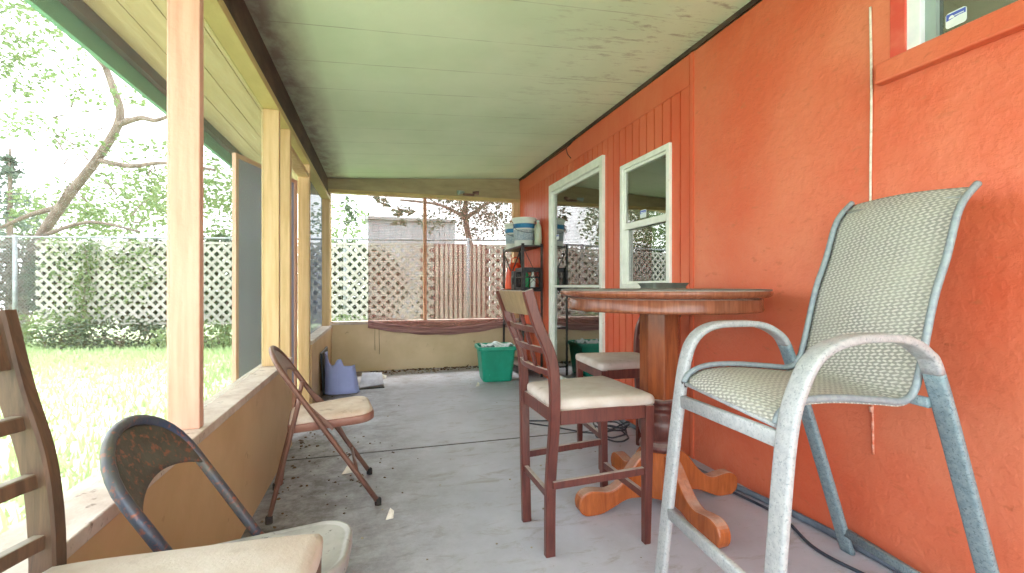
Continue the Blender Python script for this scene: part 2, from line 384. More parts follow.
m = MB().box((XR-.008, 2.462, 0), (XR, 2.490, 2.60)); build('corner_batten', m, 'siding', wr, True)
struct('trim_3', MB().box((XR-.014, YB, 2.605), (XR, YE, 2.634)), 'darkbeam')      # dark strip where ceiling meets the red wall
# room behind the red wall
ir = MB(); ir.box((4.4, -1, 0), (4.45, 6.6, 2.7)); ir.box((XR+.14, -1.05, 0), (4.45, -1, 2.7)); ir.box((XR+.14, 6.6, 0), (4.45, 6.65, 2.7)); ir.box((XR+.14, -1, 2.7), (4.45, 6.65, 2.75)); ir.box((XR+.14, -1, -.05), (4.45, 6.65, 0))
struct('wall_interior', ir, 'interior')
# end wall: knee wall, posts, header
ZS = .61
struct('wall_end', MB().box((XL-.12, YE, 0), (XR, YE+.1, ZS)), 'cream')
m = MB(); m.box((XL-.12, YE-.03, 2.34), (XR, YE+.1, 2.46)); struct('trim_4', m, 'headerdark', bevel=.004)
m = MB(); m.hexa([(XL-.12,YE+.0,2.46),(XR,YE+.0,2.46),(XR,YE+.1,2.46),(XL-.12,YE+.1,2.46)], [(XL-.12,YE+.0,zc(XL-.12)),(XR,YE+.0,zc(XR)),(XR,YE+.1,zc(XR)),(XL-.12,YE+.1,zc(XL-.12))]); struct('trim_5', m, 'headerdark')
struct('trim_6', MB().box((XL-.12, YE-.012, 2.295), (XR, YE+.09, 2.34)), 'header', bevel=.003)
struct('trim_7', MB().box((.575, YE-.0, ZS+.04), (.617, YE+.09, 2.295)), 'postb', bevel=.003)
struct('trim_8', MB().box((XR-.10, YE-.01, ZS+.04), (XR, YE+.09, 2.295)), 'postb', bevel=.003)
struct('trim_9', MB().box((XL-.10, YE-.01, ZS+.04), (XL-.01, YE+.09, 2.295)), 'postb', bevel=.003)
struct('trim_10', MB().box((XL-.10, YE-.02, ZS), (XR, YE+.12, ZS+.04)), 'sill', bevel=.004)
# left side: knee wall panels, sill, posts, header, dark beam
struct('wall_left', MB().box((XL-.10, YB, 0), (XL, 3.46, ZS-.035)), 'tanwall')
m = MB().box((XL-.10, 4.44, 0), (XL, YE, ZS-.035)); struct('wall_left_far', m, 'tanwall')
struct('trim_11', MB().box((XL-.14, YB, ZS-.035), (XL+.006, 3.46, ZS)), 'sill', bevel=.004)
struct('trim_12', MB().box((XL-.14, 4.44, ZS-.035), (XL+.006, YE-.02, ZS)), 'sill', bevel=.004)
def post(n, y, z0=ZS, w=.04, mat='post', z1=2.19): struct('trim_%d' % n, MB().box((XP0, y, z0), (-.592, y+w, z1)), mat, bevel=.004)
post(13, 1.804); post(14, 3.10, mat='postb'); post(15, 3.46, 0, mat='postb'); post(16, 4.40, 0, mat='postb'); post(17, 6.10, mat='postb'); post(18, -.6)
struct('trim_19', MB().box((XP0, YB, 2.19), (-.592, YE+.05, 2.235)), 'header', bevel=.003)
m = MB().box((-.66, YB, 2.235), (-.622, YE+.05, zc(-.64)+.02)); struct('trim_20', m, 'darkbeam')
struct('trim_21', MB().box((XP0+.0, 3.50, 2.07), (-.60, 4.40, 2.11)), 'postb', bevel=.003)      # door head
m = MB().box((-.606, 3.504, .0), (-.594, 3.53, 2.07)); m.box((-.606, 4.372, .0), (-.594, 4.396, 2.07)); struct('trim_22', m, 'postb')
struct('trim_23', MB().box((-1.30, YB, 2.19), (-1.275, YE+.5, 2.295)), 'fascia')
struct('trim_24', MB().box((-1.275, YB, 2.285), (-1.24, YE+.5, 2.43)), 'fasciadark')
m = MB()
for k in range(4): m.box((-1.24+k*.145, YB, 2.348), (-1.24+k*.145+.140, YE+.5, 2.362))
struct('trim_25', m, 'soffit')
def screen(n, y0, y1, mat, z0=ZS):
    w = thing('window_%d' % n, (-.68, (y0+y1)/2, z0), kind='structure')
    build('insect_screen', MB().box((-.681, y0, z0), (-.679, y1, 2.19)), mat, w, True)
screen(3, -.56, 1.804, 'screen'); screen(4, 1.844, 3.10, 'screenmid'); screen(5, 4.44, 6.10, 'screenblue'); screen(6, 3.14, 3.46, 'screenmid')
w = thing('window_7', (.67, YE+.08, ZS+.04), kind='structure'); build('insect_screen', MB().box((XL-.01, YE+.07, ZS+.04), (XR-.1, YE+.072, 2.295)), 'screen', w, True)

# ------------------------------------------------------------------ openings in the red wall
def frame_rect(mb, y0, y1, z0, z1, w, xa, xb, wt=None, wb=None):
    wt = wt or w; wb = wb or w
    mb.box((xa, y0, z0), (xb, y0+w, z1)); mb.box((xa, y1-w, z0), (xb, y1, z1))
    mb.box((xa, y0+w, z1-wt), (xb, y1-w, z1)); mb.box((xa, y0+w, z0), (xb, y1-w, z0+wb))
d = thing('door_1', (XR, 4.4, 0), kind='structure')
m = MB(); frame_rect(m, 3.65, 4.98, .02, 2.27, .06, XR-.03, XR+.07, .08, .05); build('door_frame', m, 'white', d, True, bevel=.004)
sl = MB(); frame_rect(sl, 3.71, 4.92, .07, 2.19, .035, XR+.0, XR+.03); sl.box((XR+.0, 3.745, 1.09), (XR+.03, 4.885, 1.115)); f2 = build('glazed_panel', sl, 'white', d, True, bevel=.003)
build('glass_pane', MB().box((XR+.013, 3.745, .09), (XR+.017, 4.885, 2.17)), 'glass', f2, False).location = -d.location
m = MB().grid(lambda u, v: (XR+.16+.02*math.sin(u*38), 4.58+u*.36, .05+v*2.15), 40, 2); o = build('brown_curtain', m, 'interiorred', solid=.004); tag(o, 'brown curtain hanging behind far side of glass sliding door', 'curtain')
w = thing('window_1', (XR, 3.02, WIN[2]), kind='structure')
m = MB(); frame_rect(m, *WIN, .04, XR-.022, XR+.05); fr_ = build('window_frame', m, 'white', w, True, bevel=.004)
m = MB(); frame_rect(m, 2.73, 3.32, 1.12, 1.60, .022, XR+.02, XR+.045); ls_ = build('lower_sash', m, 'white', w, True, bevel=.003)
m = MB(); frame_rect(m, 2.73, 3.32, 1.56, 2.05, .022, XR-.005, XR+.018, None, .05); build('upper_sash', m, 'white', w, True, bevel=.003)
build('glass_pane', MB().box((XR+.030, 2.752, 1.14), (XR+.034, 3.298, 1.58)), 'glass', w, True)
build('glass_pane', MB().box((XR+.005, 2.752, 1.60), (XR+.009, 3.298, 2.03)), 'glass', w, True)
o = build('paper_sheet', MB().box((XR+.060, 3.19, 1.78), (XR+.062, 3.30, 2.02)), 'yellow', w, True); o['label'] = 'yellow paper taped inside upper pane'
w2 = thing('window_2', (XR, .5, 2.0), kind='structure')
m = MB(); m.box((XR+.005, 1.20, 1.995), (XR+.09, 1.248, 2.5)); m.box((XR+.005, -.35, 2.44), (XR+.09, 1.185, 2.5)); build('window_frame', m, 'purewhite', w2, True, bevel=.003)
build('sash_stile', MB().box((XR+.03, 1.165, 1.995), (XR+.08, 1.20, 2.44)), 'greyvinyl', w2, True)
build('glass_pane', MB().box((XR+.05, -.35, 1.995), (XR+.054, 1.165, 2.44)), 'glass', w2, True)
build('teal_shade', MB().box((XR+.10, -.35, 1.95), (XR+.105, 1.19, 2.5)), 'tealshade', w2, True)
build('red_jamb', MB().box((XR-.004, 1.245, 1.995), (XR+.08, 1.30, 2.5)), 'redtrim', w2, True, bevel=.003)
m = MB(); m.hexa([(XR-.045,-.4,1.90),(XR+.0,-.4,1.90),(XR+.0,1.335,1.90),(XR-.045,1.335,1.90)], [(XR-.035,-.4,1.985),(XR+.1,-.4,1.997),(XR+.1,1.335,1.997),(XR-.035,1.335,1.985)])
build('window_sill', m, 'stucco', w2, True, bevel=.008)
def sticker(y0, z0, wdt, hgt, x, label):
    s_ = thing('alarm_sticker', (x, y0, z0), label, 'sticker')
    build('backing', MB().prism(rrect(wdt, hgt, hgt*.18), lambda a, b, s: (x-.0012*s, y0+a, z0+b)), 'stickerwhite', s_, True)
    build('blue_banner', MB().prism([(-wdt*.46,hgt*.10),(-wdt*.15,hgt*.12),(wdt*.46,hgt*.0),(wdt*.46,hgt*.42),(-wdt*.46,hgt*.42)][::1], lambda a, b, s: (x-.0012-.0008*s, y0+a, z0+b)), 'stickerblue', s_, True)
    hp = [(-wdt*.02+wdt*.14*math.cos(t_), hgt*.08+hgt*.2*math.sin(t_)) for t_ in [math.pi*k/8 for k in range(9)]]
    build('white_emblem', MB().prism([(a+wdt*.22, b) for a, b in hp], lambda a, b, s: (x-.002-.0006*s, y0+a, z0+b)), 'stickerwhite', s_, True)
    m = MB(); m.box((x-.0026, y0-wdt*.38, z0+hgt*.16), (x-.002, y0+wdt*.06, z0+hgt*.22)); build('print_line', m, 'stickerwhite', s_, True)
sticker(1.115, 2.060, .062, .055, XR+.049, 'blue and white alarm sticker on glass of high window')
sticker(3.05, 1.655, .08, .06, XR+.004, 'blue and white sticker at bottom of upper sash pane')
sticker(4.80, 1.66, .075, .06, XR+.012, 'small blue and white sticker on glass sliding door')

# ------------------------------------------------------------------ screen door standing ajar
a = R(18.5); hx, hy = -.70, 4.37
sdoor = thing('screen_door', (hx, hy, .03), 'wooden framed screen door standing ajar outside the left wall', 'door', rotz=a)
m = MB(); ww, hh = .84, 2.0
m.box((-.015, -ww, 0), (.015, -ww+.032, hh)); m.box((-.015, -.04, 0), (.015, 0, hh)); m.box((-.015, -ww+.032, hh-.03), (.015, -.04, hh)); m.box((-.015, -ww+.032, 0), (.015, -.04, .2))
build('door_frame', m, 'post', sdoor, bevel=.003)
build('screen_mesh', MB().box((-.001, -ww+.032, .2), (.001, -.04, hh-.03)), 'screendoor', sdoor)
sdoor.rotation_euler.z = -a

# ------------------------------------------------------------------ bar stools
def make_stool(loc, label, lean=.13, zs=1.0, rotz=0, wood_='stool', hb=.16, rz=(.925,.843,.752)):
    r = thing('bar_stool', loc, label, 'stool', None, rotz)
    for sy, side in ((-1,0),(1,1)):
        P = catmull([(-.225,sy*hb,0),(-.228,sy*(hb+.014),.30),(-.222,sy*.190,.60),(-.235,sy*.193,.80),(-.225-lean*.62,sy*.195,.95),(-.225-lean,sy*.197,1.085)], 5)
        P = [(p.x, p.y, p.z*zs) for p in P]
        build('back_post', MB().sweep(P, rrect(.030, .042, .004, 1), (0,1,0), smooth=False), wood_, r)
        build('leg', MB().bar((.205,sy*.182,0), (.200,sy*.200,.60*zs), .030, .030, (1,0,0), .042, .040), wood_, r, bevel=.003)
    def bx(z):
        return -.225 - (lean*max(0,(z-.70)/.385)**1.25 if z > .7 else 0)
    def rail(z0, z1, w=.02, name='back_rail', bow=.022, wood_=wood_):
        f = lambda t_, z: Vector((bx(z)-bow*(1-(2*t_-1)**2), (-.183+.366*t_), z*zs))
        mb = MB(); n = 12; vs = []
        for i in range(n+1):
            t_ = i/n
            for z, dx in ((z0,-w/2),(z0,w/2),(z1,w/2),(z1,-w/2)):
                p = f(t_, z); vs.append((p.x+dx, p.y, p.z))
        fs = [(i*4+k, i*4+(k+1)%4, (i+1)*4+(k+1)%4, (i+1)*4+k) for i in range(n) for k in range(4)] + [(3,2,1,0), tuple(n*4+k for k in range(4))]
        mb.add(vs, fs); build(name, mb, wood_, r, bevel=.003)
    rail(.985, 1.083, .022, 'top_rail', wood_='stool_reflect' if wood_ == 'stool' else wood_)
    for z in rz: rail(z-.013, z+.013)
    for y_ in (-.066, .066):
        bow = .022*(1-(y_/.183)**2)
        P = [(bx(z)-bow, y_, z*zs) for z in [rz[2]-.012+(.99-rz[2]+.012)*k/8 for k in range(9)]]
        build('slat', MB().sweep(P, rrect(.026, .012, .002, 1), (0,1,0), smooth=False), wood_, r)
    m = MB(); z0, z1 = .545*zs, .603*zs
    m.bar((-.20,-.19,(z0+z1)/2), (.20,-.200,(z0+z1)/2), .022, z1-z0); m.bar((-.20,.19,(z0+z1)/2), (.20,.200,(z0+z1)/2), .022, z1-z0)
    m.bar((.205,-.185,(z0+z1)/2), (.205,.185,(z0+z1)/2), .022, z1-z0); m.bar((-.215,-.185,(z0+z1)/2), (-.215,.185,(z0+z1)/2), .022, z1-z0)
    build('seat_frame', m, wood_, r, bevel=.002)
    # padded seat
    def sh(u, v, k, z):
        x = -.218+.448*u; hw = .186+.038*u; return x, (2*v-1)*hw, z
    n = 14; mb = MB()
    prof = [(0.0,0),(.5,.022),(.85,.034),(1,.04)]
    ring = []
    base = []
    for k in range(4):
        for i in range(n):
            s_ = i/n
            u, v = [(s_,0),(1,s_),(1-s_,1),(0,1-s_)][k]
            base.append((u, v))
    def rp(u, v, f):    # rounded towards the middle
        x, y_, _ = sh(u, v, 0, 0); cx, cy = .012, 0
        q = 1-.035*((2*abs(u-.5))**6)*((2*abs(v-.5))**6)
        return (cx+(x-cx)*f*q, cy+(y_-cy)*f*q)
    lv = [(.975,.600),(1.0,.606),(1.005,.618),(1.0,.630),(.975,.640),(.90,.646),(.7,.650),(.4,.652)]
    vs = []
    for f, z in lv:
        for (u, v) in base:
            x, y_ = rp(u, v, f); vs.append((x, y_, z*zs))
    N = len(base); fs = [(i*N+k, i*N+(k+1)%N, (i+1)*N+(k+1)%N, (i+1)*N+k) for i in range(len(lv)-1) for k in range(N)]
    fs += [tuple(range(N))[::-1], tuple((len(lv)-1)*N+k for k in range(N))]
    mb.add(vs, fs, True); build('padded_seat', mb, 'fabric', r)
    st = lambda a, b: build('stretcher', MB().bar(a, b, .020, .030), wood_, r, bevel=.002)
    st((-.225,-.178,.30*zs), (.203,-.190,.315*zs)); st((-.225,.178,.30*zs), (.203,.190,.315*zs))
    st((-.227,-.172,.245*zs), (-.227,.172,.245*zs)); st((.204,-.186,.20*zs), (.204,.186,.20*zs))
    return r
make_stool((.893,1.893,0), 'reddish brown bar stool with grid back and beige seat, in front of round table', lean=.115, hb=.145, rotz=R(1))
make_stool((1.50,2.64,0), 'brown bar stool with beige seat, mostly hidden behind table pedestal', rotz=R(176))
make_stool((-.352,.765,0), 'dull brown grid-backed stool cut off by left edge of photo', rotz=-.12, lean=.078, zs=.973, rz=(.892,.790,.683), wood_='stool_grey')

# ------------------------------------------------------------------ round pedestal table
T = (1.37, 2.01)
tb = thing('pedestal_table', (*T, 0), 'tall round wooden pub table on turned pedestal with four scroll feet', 'table')
build('tabletop', MB().lathe([(.02,1.060),(.46,1.060),(.47,1.080),(.499,1.0815),(.498,1.086),(.492,1.0882),(.48,1.0885),(.02,1.0885)], seg=96), 'tabletop', tb)
build('edge_band', MB().lathe([(.46,1.046),(.484,1.050),(.497,1.056),(.502,1.066),(.502,1.076),(.498,1.0812),(.47,1.0800)], seg=96, cap=False), 'apron', tb)
build('apron', MB().lathe([(.440,.985),(.462,.985),(.466,.992),(.464,1.000),(.464,1.040),(.458,1.046),(.440,1.046)], seg=96, cap=False), 'apron', tb)
build('mounting_plate', MB().lathe([(.10,.975),(.20,.99),(.44,1.0),(.44,1.05),(.1,1.05)], seg=48), 'apron', tb)
build('column', MB().lathe([(.092,.54),(.100,.545),(.100,.98),(.112,.985),(.112,1.0)], seg=8, smooth=False, rot=R(22.5)), 'column', tb, bevel=.004)
build('turned_ring', MB().lathe([(.080,.285),(.098,.285),(.103,.300),(.098,.315),(.084,.325),(.080,.335),(.093,.350),(.104,.380),(.106,.410),(.100,.435),(.084,.465),(.080,.480),(.094,.490),(.098,.500),(.090,.512),(.096,.520),(.103,.530),(.098,.545),(.08,.55)], seg=40), 'stool', tb)
build('base_block', MB().lathe([(.086,.05),(.090,.055),(.090,.285),(.08,.29)], seg=8, smooth=False, rot=R(22.5)), 'table', tb, bevel=.003)
foot = catmull([(x,z,0) for x, z in [(.07,.27),(.11,.265),(.15,.235),(.20,.175),(.25,.128),(.30,.108),(.35,.115),(.40,.120),(.44,.105),(.458,.070),(.452,.030),(.425,.004),(.38,.0),(.33,.004),(.27,.028),(.20,.055),(.13,.055),(.07,.05)]], 3)
ol = [(p.x, p.y) for p in foot]
for k in range(4):
    c_, s_ = math.cos(k*math.pi/2), math.sin(k*math.pi/2)
    f = lambda a, b, sd: (a*c_-(sd-.5)*.062*s_, a*s_+(sd-.5)*.062*c_, b)
    build('foot', MB().prism(ol, f), 'table', tb, bevel=.008)
# flat folder lying on the table
fo = thing('tray', (1.52,2.20,1.089), 'flat dark grey tray lying on far side of round table', 'tray')
m = MB().prism(rrect(.21,.15,.02), lambda a,b,s: (1.52+a,2.2+b,1.0895+.006*s)); build('base', m, 'traygrey', fo, True)
build('rim', rr_ring(MB(), [(.205,.145,1.0955),(.23,.17,1.118),(.236,.176,1.120),(.224,.164,1.120),(.198,.138,1.0958)], 1.52, 2.2, .02), 'traygrey', fo, True)

# ------------------------------------------------------------------ sling patio bar chair
pc = thing('patio_bar_chair', (1.4,1.15,0), 'tall aluminium patio bar chair with woven grey sling against orange wall', 'chair')
near = [(.92,.915,0),(.955,.913,.36),(.99,.91,.72),(1.035,.91,.855),(1.09,.908,.925),(1.18,.905,.957),(1.29,.902,.962),(1.385,.90,.952),(1.455,.90,.918),(1.505,.90,.855),(1.61,.892,.55),(1.72,.885,.22),(1.79,.88,0)]
far = [(1.005,1.47,0),(1.035,1.455,.36),(1.066,1.44,.69),(1.090,1.433,.845),(1.13,1.43,.918),(1.205,1.43,.953),(1.32,1.43,.958),(1.42,1.43,.951),(1.495,1.43,.920),(1.543,1.43,.872),(1.60,1.43,.74),(1.73,1.425,.385),(1.865,1.42,0)]
for P in (near, far):
    Q = catmull(P, 7); c_ = 9*7; pr = rrect(.054, .024, .008, 2)
    build('arm_and_front_leg', MB().sweep(Q[:c_+1], pr, (0,1,0)), 'patio', pc, True)
    o = build('rear_leg', MB().sweep(Q[c_:], pr, (0,1,0)), 'patioshaded', pc, True); o['label'] = 'rear leg with shade painted in as a teal tinge'
rn = [(.995,.948,.742),(1.015,.948,.772),(1.08,.948,.795),(1.20,.948,.795),(1.36,.948,.778),(1.455,.948,.768),(1.500,.946,.795),(1.525,.944,.87),(1.572,.940,1.06),(1.618,.934,1.19),(1.650,.928,1.31),(1.680,.924,1.365),(1.725,.918,1.410)]
rf = [(x+.062+.04*i/12, y+.455, z+.012+.014*i/12) for i,(x,y,z) in enumerate(rn)]
RN, RF = catmull(rn, 5), catmull(rf, 5)
for P in (RN, RF): build('seat_rail', MB().tube(P, .0105, 8), 'patiomid', pc, True)
L = [0]
for i in range(1, len(RN)): L.append(L[-1]+(RN[i]-RN[i-1]).length)
n = len(RN)-1
def sl_(u, v):
    i = round(v*n); p = RN[i].lerp(RF[i], u); d = (RN[min(i+1,n)]-RN[max(i-1,0)]).normalized(); nn = d.cross(Vector((0,1,0)))
    return p + nn*(.013 - .016*math.sin(math.pi*u))*-1
build('woven_sling', MB().grid(sl_, 16, n, uvf=lambda u, v: (u*.47, L[round(v*n)])), 'sling', pc, True, solid=.003)
def cross(p, q, w, h, mat='patio', name='crossbar'): build(name, MB().sweep([p, q], rrect(w, h, .006, 2), (0,0,1)), mat, pc, True)
cross((.992,.93,.705), (1.066,1.425,.680), .045, .022); cross((.948,.93,.30), (1.026,1.44,.268), .040, .022, name='footrest')
cross((1.758,.90,.095), (1.835,1.41,.095), .034, .022, 'patioshaded'); cross((1.52,.92,.765), (1.60,1.42,.765), .03, .02, 'patioshaded')
cross((1.70,.925,1.372), (1.79,1.365,1.395), .012, .012); cross((1.00,.950,.735), (1.065,1.40,.748), .014, .014)
for p in ((1.0,.93,.742),(1.07,1.42,.745)): build('seat_bolt', MB().lathe([(.010,-.012),(.010,.012)], p, 10), 'rack', pc, True)

# ------------------------------------------------------------------ folding chairs
def make_folding(loc, rotz, label, tube, seat, pad, panel, padded, hw=.205, hz=.575):
    r = thing('folding_chair', loc, label, 'chair', None, rotz); sl = .636; Ln = math.hypot(1, sl)
    def q(l, y, off=0): return Vector((.25-l*sl/Ln+off/Ln, y, l/Ln+off*sl/Ln))
    TOP = .935
    pts = [q(l, -hw) for l in (.012,.2,.4,.6,.72,.78)]
    arch = [(-hw*math.cos(a), .78+(TOP-.78)*math.sin(a)**.9) for a in [math.pi*k/16 for k in range(1,16)]]
    pts += [q(l, y) for y, l in arch] + [q(l, hw) for l in (.78,.72,.6,.4,.2,.012)]
    t_ = MB().tube(pts, .0118, 10, (1,0,0)) if False else None
    # sweep with a moving frame in the tilted plane
    nrm = (q(.5,0,1)-q(.5,0)).normalized()
    bf = build('back_frame', MB().tube(pts, .0125, 10, nrm), tube, r)
    # curved back panel
    def top(y): 
        a = math.acos(max(-1, min(1, -y/hw))); return .78+(TOP-.78)*math.sin(a)**.9
    def pn(u, v):
        y = (-1+2*u)*hw*.985; lb = .745+.055*(1-(2*u-1)**2)**.8; lt = max(top(y)-.004, lb+.004)
        return q(lb+(lt-lb)*v, y, -.010*math.sin(math.pi*u)+.004)
    build('back_panel', MB().grid(pn, 28, 8), panel, r, solid=.006)
    for sy in (-1, 1):
        leg = [(.25-.636*hz+.0,sy*(hw-.024),hz),(-.150,sy*(hw-.024),.43),(-.25,sy*(hw-.012),.012)]
        if hz < .5: leg[0] = (-.128,sy*(hw-.030),.405); leg[1] = (-.15,sy*(hw-.026),.33)
        rl = build('rear_leg', MB().tube([Vector(leg[0]).lerp(Vector(leg[1]), k/3) for k in range(3)]+[Vector(leg[1]).lerp(Vector(leg[2]), k/4) for k in range(5)], .0115, 10, (0,1,0)), tube, r)
        build('rubber_foot', MB().lathe([(.016,0),(.016,.03),(.013,.034)], (-.248,sy*(hw-.012),0), 12), 'rubber', rl)
        if hz > .5: build('hinge_link', MB().bar((.25-.636*(hz-.045),sy*(hw-.012),hz-.045), (.03,sy*(hw-.012),.405), .005, .018), tube, r)
    build('cross_brace', MB().tube([(-.20,-hw+.02,.17),(-.20,hw-.02,.17)], .008, 8, (0,0,1)), tube, r)
    a0 = q(.20,-hw); a1 = q(.20,hw); build('cross_brace', MB().tube([a0, a1], .008, 8, (0,0,1)), tube, r)
    build('side_strut', MB().bar(q(.22,hw-.02), (.03,hw-.03,.40), .004, .014), tube, r)
    for l, y in ((0,-hw),(0,hw)):
        p = q(.012, y); build('rubber_foot', MB().lathe([(.016,0),(.016,.03),(.013,.034)], (p.x-.003,p.y,0), 12), 'rubber', bf)
    # seat pan: wide rounded front, narrower back
    W2 = hw-.023
    out = []
    for k in range(13): a = R(-90+90*k/12); out.append((.232-.085+.085*math.cos(a)*1.0, -W2-.006+.085+.085*math.sin(a)))
    for k in range(13): a = R(90*k/12); out.append((.232-.085+.085*math.cos(a), W2+.006-.085+.085*math.sin(a)))
    for k in range(7): a = R(90+90*k/6); out.append((-.175+.035+.035*math.cos(a), W2-.02-.035+.035*math.sin(a)))
    for k in range(7): a = R(180+90*k/6); out.append((-.175+.035+.035*math.cos(a), -W2+.02+.035+.035*math.sin(a)))
    N = len(out)
    def zz(x): return .420+(x+.175)*.065
    def rings(lv, mb):
        vs = []; cx = .03
        for f, dz in lv:
            for x, y in out: X = cx+(x-cx)*f; vs.append((X, y*f, zz(X)+dz))
        fs = [(i*N+k, i*N+(k+1)%N, (i+1)*N+(k+1)%N, (i+1)*N+k) for i in range(len(lv)-1) for k in range(N)]
        fs += [tuple(range(N))[::-1], tuple((len(lv)-1)*N+k for k in range(N))]
        mb.add(vs, fs, True)
    m = MB(); rings([(.985,-.028),(1.0,-.024),(1.0,.004),(.988,.010),(.955,.012),(.93,.006),(.90,.006)], m); build('seat_pan', m, seat, r)
    if padded:
        m = MB(); rings([(.955,.006),(.965,.014),(.95,.024),(.90,.031),(.75,.035),(.45,.036)], m); build('seat_pad', m, pad, r)
    return r
make_folding((-.268,2.567,0), R(7), 'brown steel folding chair with beige padded seat beside left knee wall', 'brownmetal', 'brownseat', 'padbeige', 'brownmetal', True)
fe = make_folding((-.302,1.228,0), -.05, 'rusty blue-grey steel folding chair with grey metal seat, near bottom left', 'bluesteel', 'seatgrey', 'seatgrey', 'rust', False, .152, .46)

# ------------------------------------------------------------------ green tub
tg = thing('storage_tub', (1.33,5.25,0), 'green plastic tub holding white plastic film, by the far wall', 'tub')
build('tub_body', rr_ring(MB(), [(.33,.33,0),(.345,.345,.02),(.41,.40,.36),(.42,.41,.365),(.42,.41,.375),(.395,.385,.375),(.33,.32,.03)], 0, 0, .05), 'tub', tg, bevel=.004)
build('rim', rr_ring(MB(), [(.412,.402,.362),(.455,.445,.362),(.46,.45,.375),(.455,.445,.405),(.43,.42,.408),(.412,.402,.40),(.405,.395,.365)][:], 0, 0, .06), 'tub', tg, bevel=.003)
tg.children[-1].data.polygons[-1]
fm = MB().grid(lambda u, v: (-.175+.35*u, -.17+.34*v, .372+.022*math.sin(9*u+3*v)*math.cos(7*v)+.012*math.sin(31*u+17*v)), 24, 24)
o = build('crumpled_film', fm, 'trash', loc=(0,0,0)); o.location = (1.345,5.25,.03); tag(o, 'crumpled white plastic film filling the green tub', 'plastic film')
tg.rotation_euler.z = R(-4)

# ------------------------------------------------------------------ broken lilac bin and scraps in the corner
lb = thing('broken_bin', (-.36,5.02,0), 'broken lilac plastic bin with jagged notched rim in far left corner', 'bin')
def prof_h(q):      # height of the broken rim, q runs left to right
    K = ((0,.415),(.06,.40),(.11,.33),(.18,.298),(.26,.30),(.33,.345),(.40,.362),(.47,.355),(.52,.32),(.55,.288),(.7,.284),(1.01,.285))
    q = min(max(q,0),1)
    for (a,b),(c,d_) in zip(K,K[1:]):
        if a <= q <= c: return b+(d_-b)*(q-a)/(c-a)
pathb = catmull([(-.165,.16,0),(-.175,.02,0),(-.13,-.055,0),(-.04,-.075,0),(.06,-.065,0),(.13,-.055,0),(.165,-.01,0)], 8)
NB = len(pathb)-1
def bw(u, v):
    p = pathb[round(u*NB)]; x = p.x if p.x < 0 else p.x*(1.0-.30*v)
    return (x, p.y, v*prof_h((p.x+.165)/.33))
build('cracked_wall', MB().grid(bw, NB, 8), 'lilac', lb, solid=.006)
m = MB().tube([(pathb[i].x, pathb[i].y, .012) for i in range(0, NB+1, 2)], .008, 6, (0,0,1)); build('base_rim', m, 'lilac', lb)
m = MB().box((-.055,-.082,.0), (-.045,-.068,.30)); build('seam_rib', m, 'lilac', lb)
sc = MB(); sc.hexa([(-.20,5.12,.015),(.05,5.16,.03),(.03,5.36,.12),(-.18,5.36,.13)],[(-.20,5.12,.025),(.05,5.16,.04),(.03,5.36,.13),(-.18,5.36,.14)])
o = build('plastic_scrap', sc, 'greyplastic', loc=(-.1,5.3,0), bevel=.003); tag(o, 'grey plastic scrap lying flat beside the broken lilac bin', 'scrap')
sc = MB(); sc.hexa([(-.22,5.10,.001),(.06,5.12,.001),(.05,5.36,.001),(-.2,5.38,.001)],[(-.20,5.11,.010),(.05,5.13,.014),(.04,5.34,.014),(-.19,5.37,.010)])
o = build('rubber_mat', sc, 'black', loc=(-.08,5.25,0)); tag(o, 'black rubber sheet on the floor under grey plastic scrap', 'mat')
bd = MB(); bd.hexa([(-.548,4.98,0),(-.530,4.98,0),(-.530,5.55,0),(-.548,5.55,0)], [(-.576,4.98,.42),(-.560,4.98,.42),(-.560,5.55,.42),(-.576,5.55,.42)])
o = build('leaning_board', bd, 'black', loc=(-.55,5.25,0), bevel=.003); tag(o, 'thin dark board leaning on left wall behind lilac bin', 'board')

# ------------------------------------------------------------------ debris on the floor
def crumb(mb, c, r, flat=.5):
    n = 6; a0 = rnd.random()*6; vs = []
    for z, k in ((0,1),(r*flat,.75)):
        for i in range(n):
            q_ = r*k*rnd.uniform(.6,1.1); vs.append((c[0]+q_*math.cos(a0+i*6.283/n), c[1]+q_*math.sin(a0+i*6.283/n), c[2]+z*rnd.uniform(.8,1.1)))
    mb.add(vs, [tuple(range(n))[::-1], tuple(range(n,2*n))]+[(i,(i+1)%n,n+(i+1)%n,n+i) for i in range(n)])
m = MB()
for k in range(110): crumb(m, (-.56+abs(rnd.gauss(0,.13)), rnd.uniform(1.9,5.0), 0), rnd.uniform(.004,.014))
for k in range(60): crumb(m, (rnd.gauss(-.15,.16), rnd.gauss(2.9,.3), 0), rnd.uniform(.003,.010))
o = build('crumbled_debris', m, 'dirt', kind_ := None) if False else build('crumbled_debris', m, 'dirt'); tag(o, 'brown dirt crumbs scattered along foot of left wall', 'debris', kind='stuff')
m = MB()
for k in range(160): crumb(m, (rnd.uniform(-.1,1.5), 6.17-abs(rnd.gauss(0,.10)), 0), rnd.uniform(.006,.022), .6)
o = build('leaf_litter', m, 'dirt'); tag(o, 'dead leaf litter along foot of far cream wall', 'leaf litter', kind='stuff')
m = MB()
for k in range(60): crumb(m, (rnd.uniform(.0,.75), 5.95+rnd.gauss(0,.07), 0), rnd.uniform(.006,.02), .6)
for k in range(40): crumb(m, (rnd.uniform(-.4,1.6), rnd.uniform(1.6,5.6), 0), rnd.uniform(.003,.009))
o = build('paint_flakes', m, 'rubble'); tag(o, 'pale paint flakes scattered over the far floor', 'debris', kind='stuff')
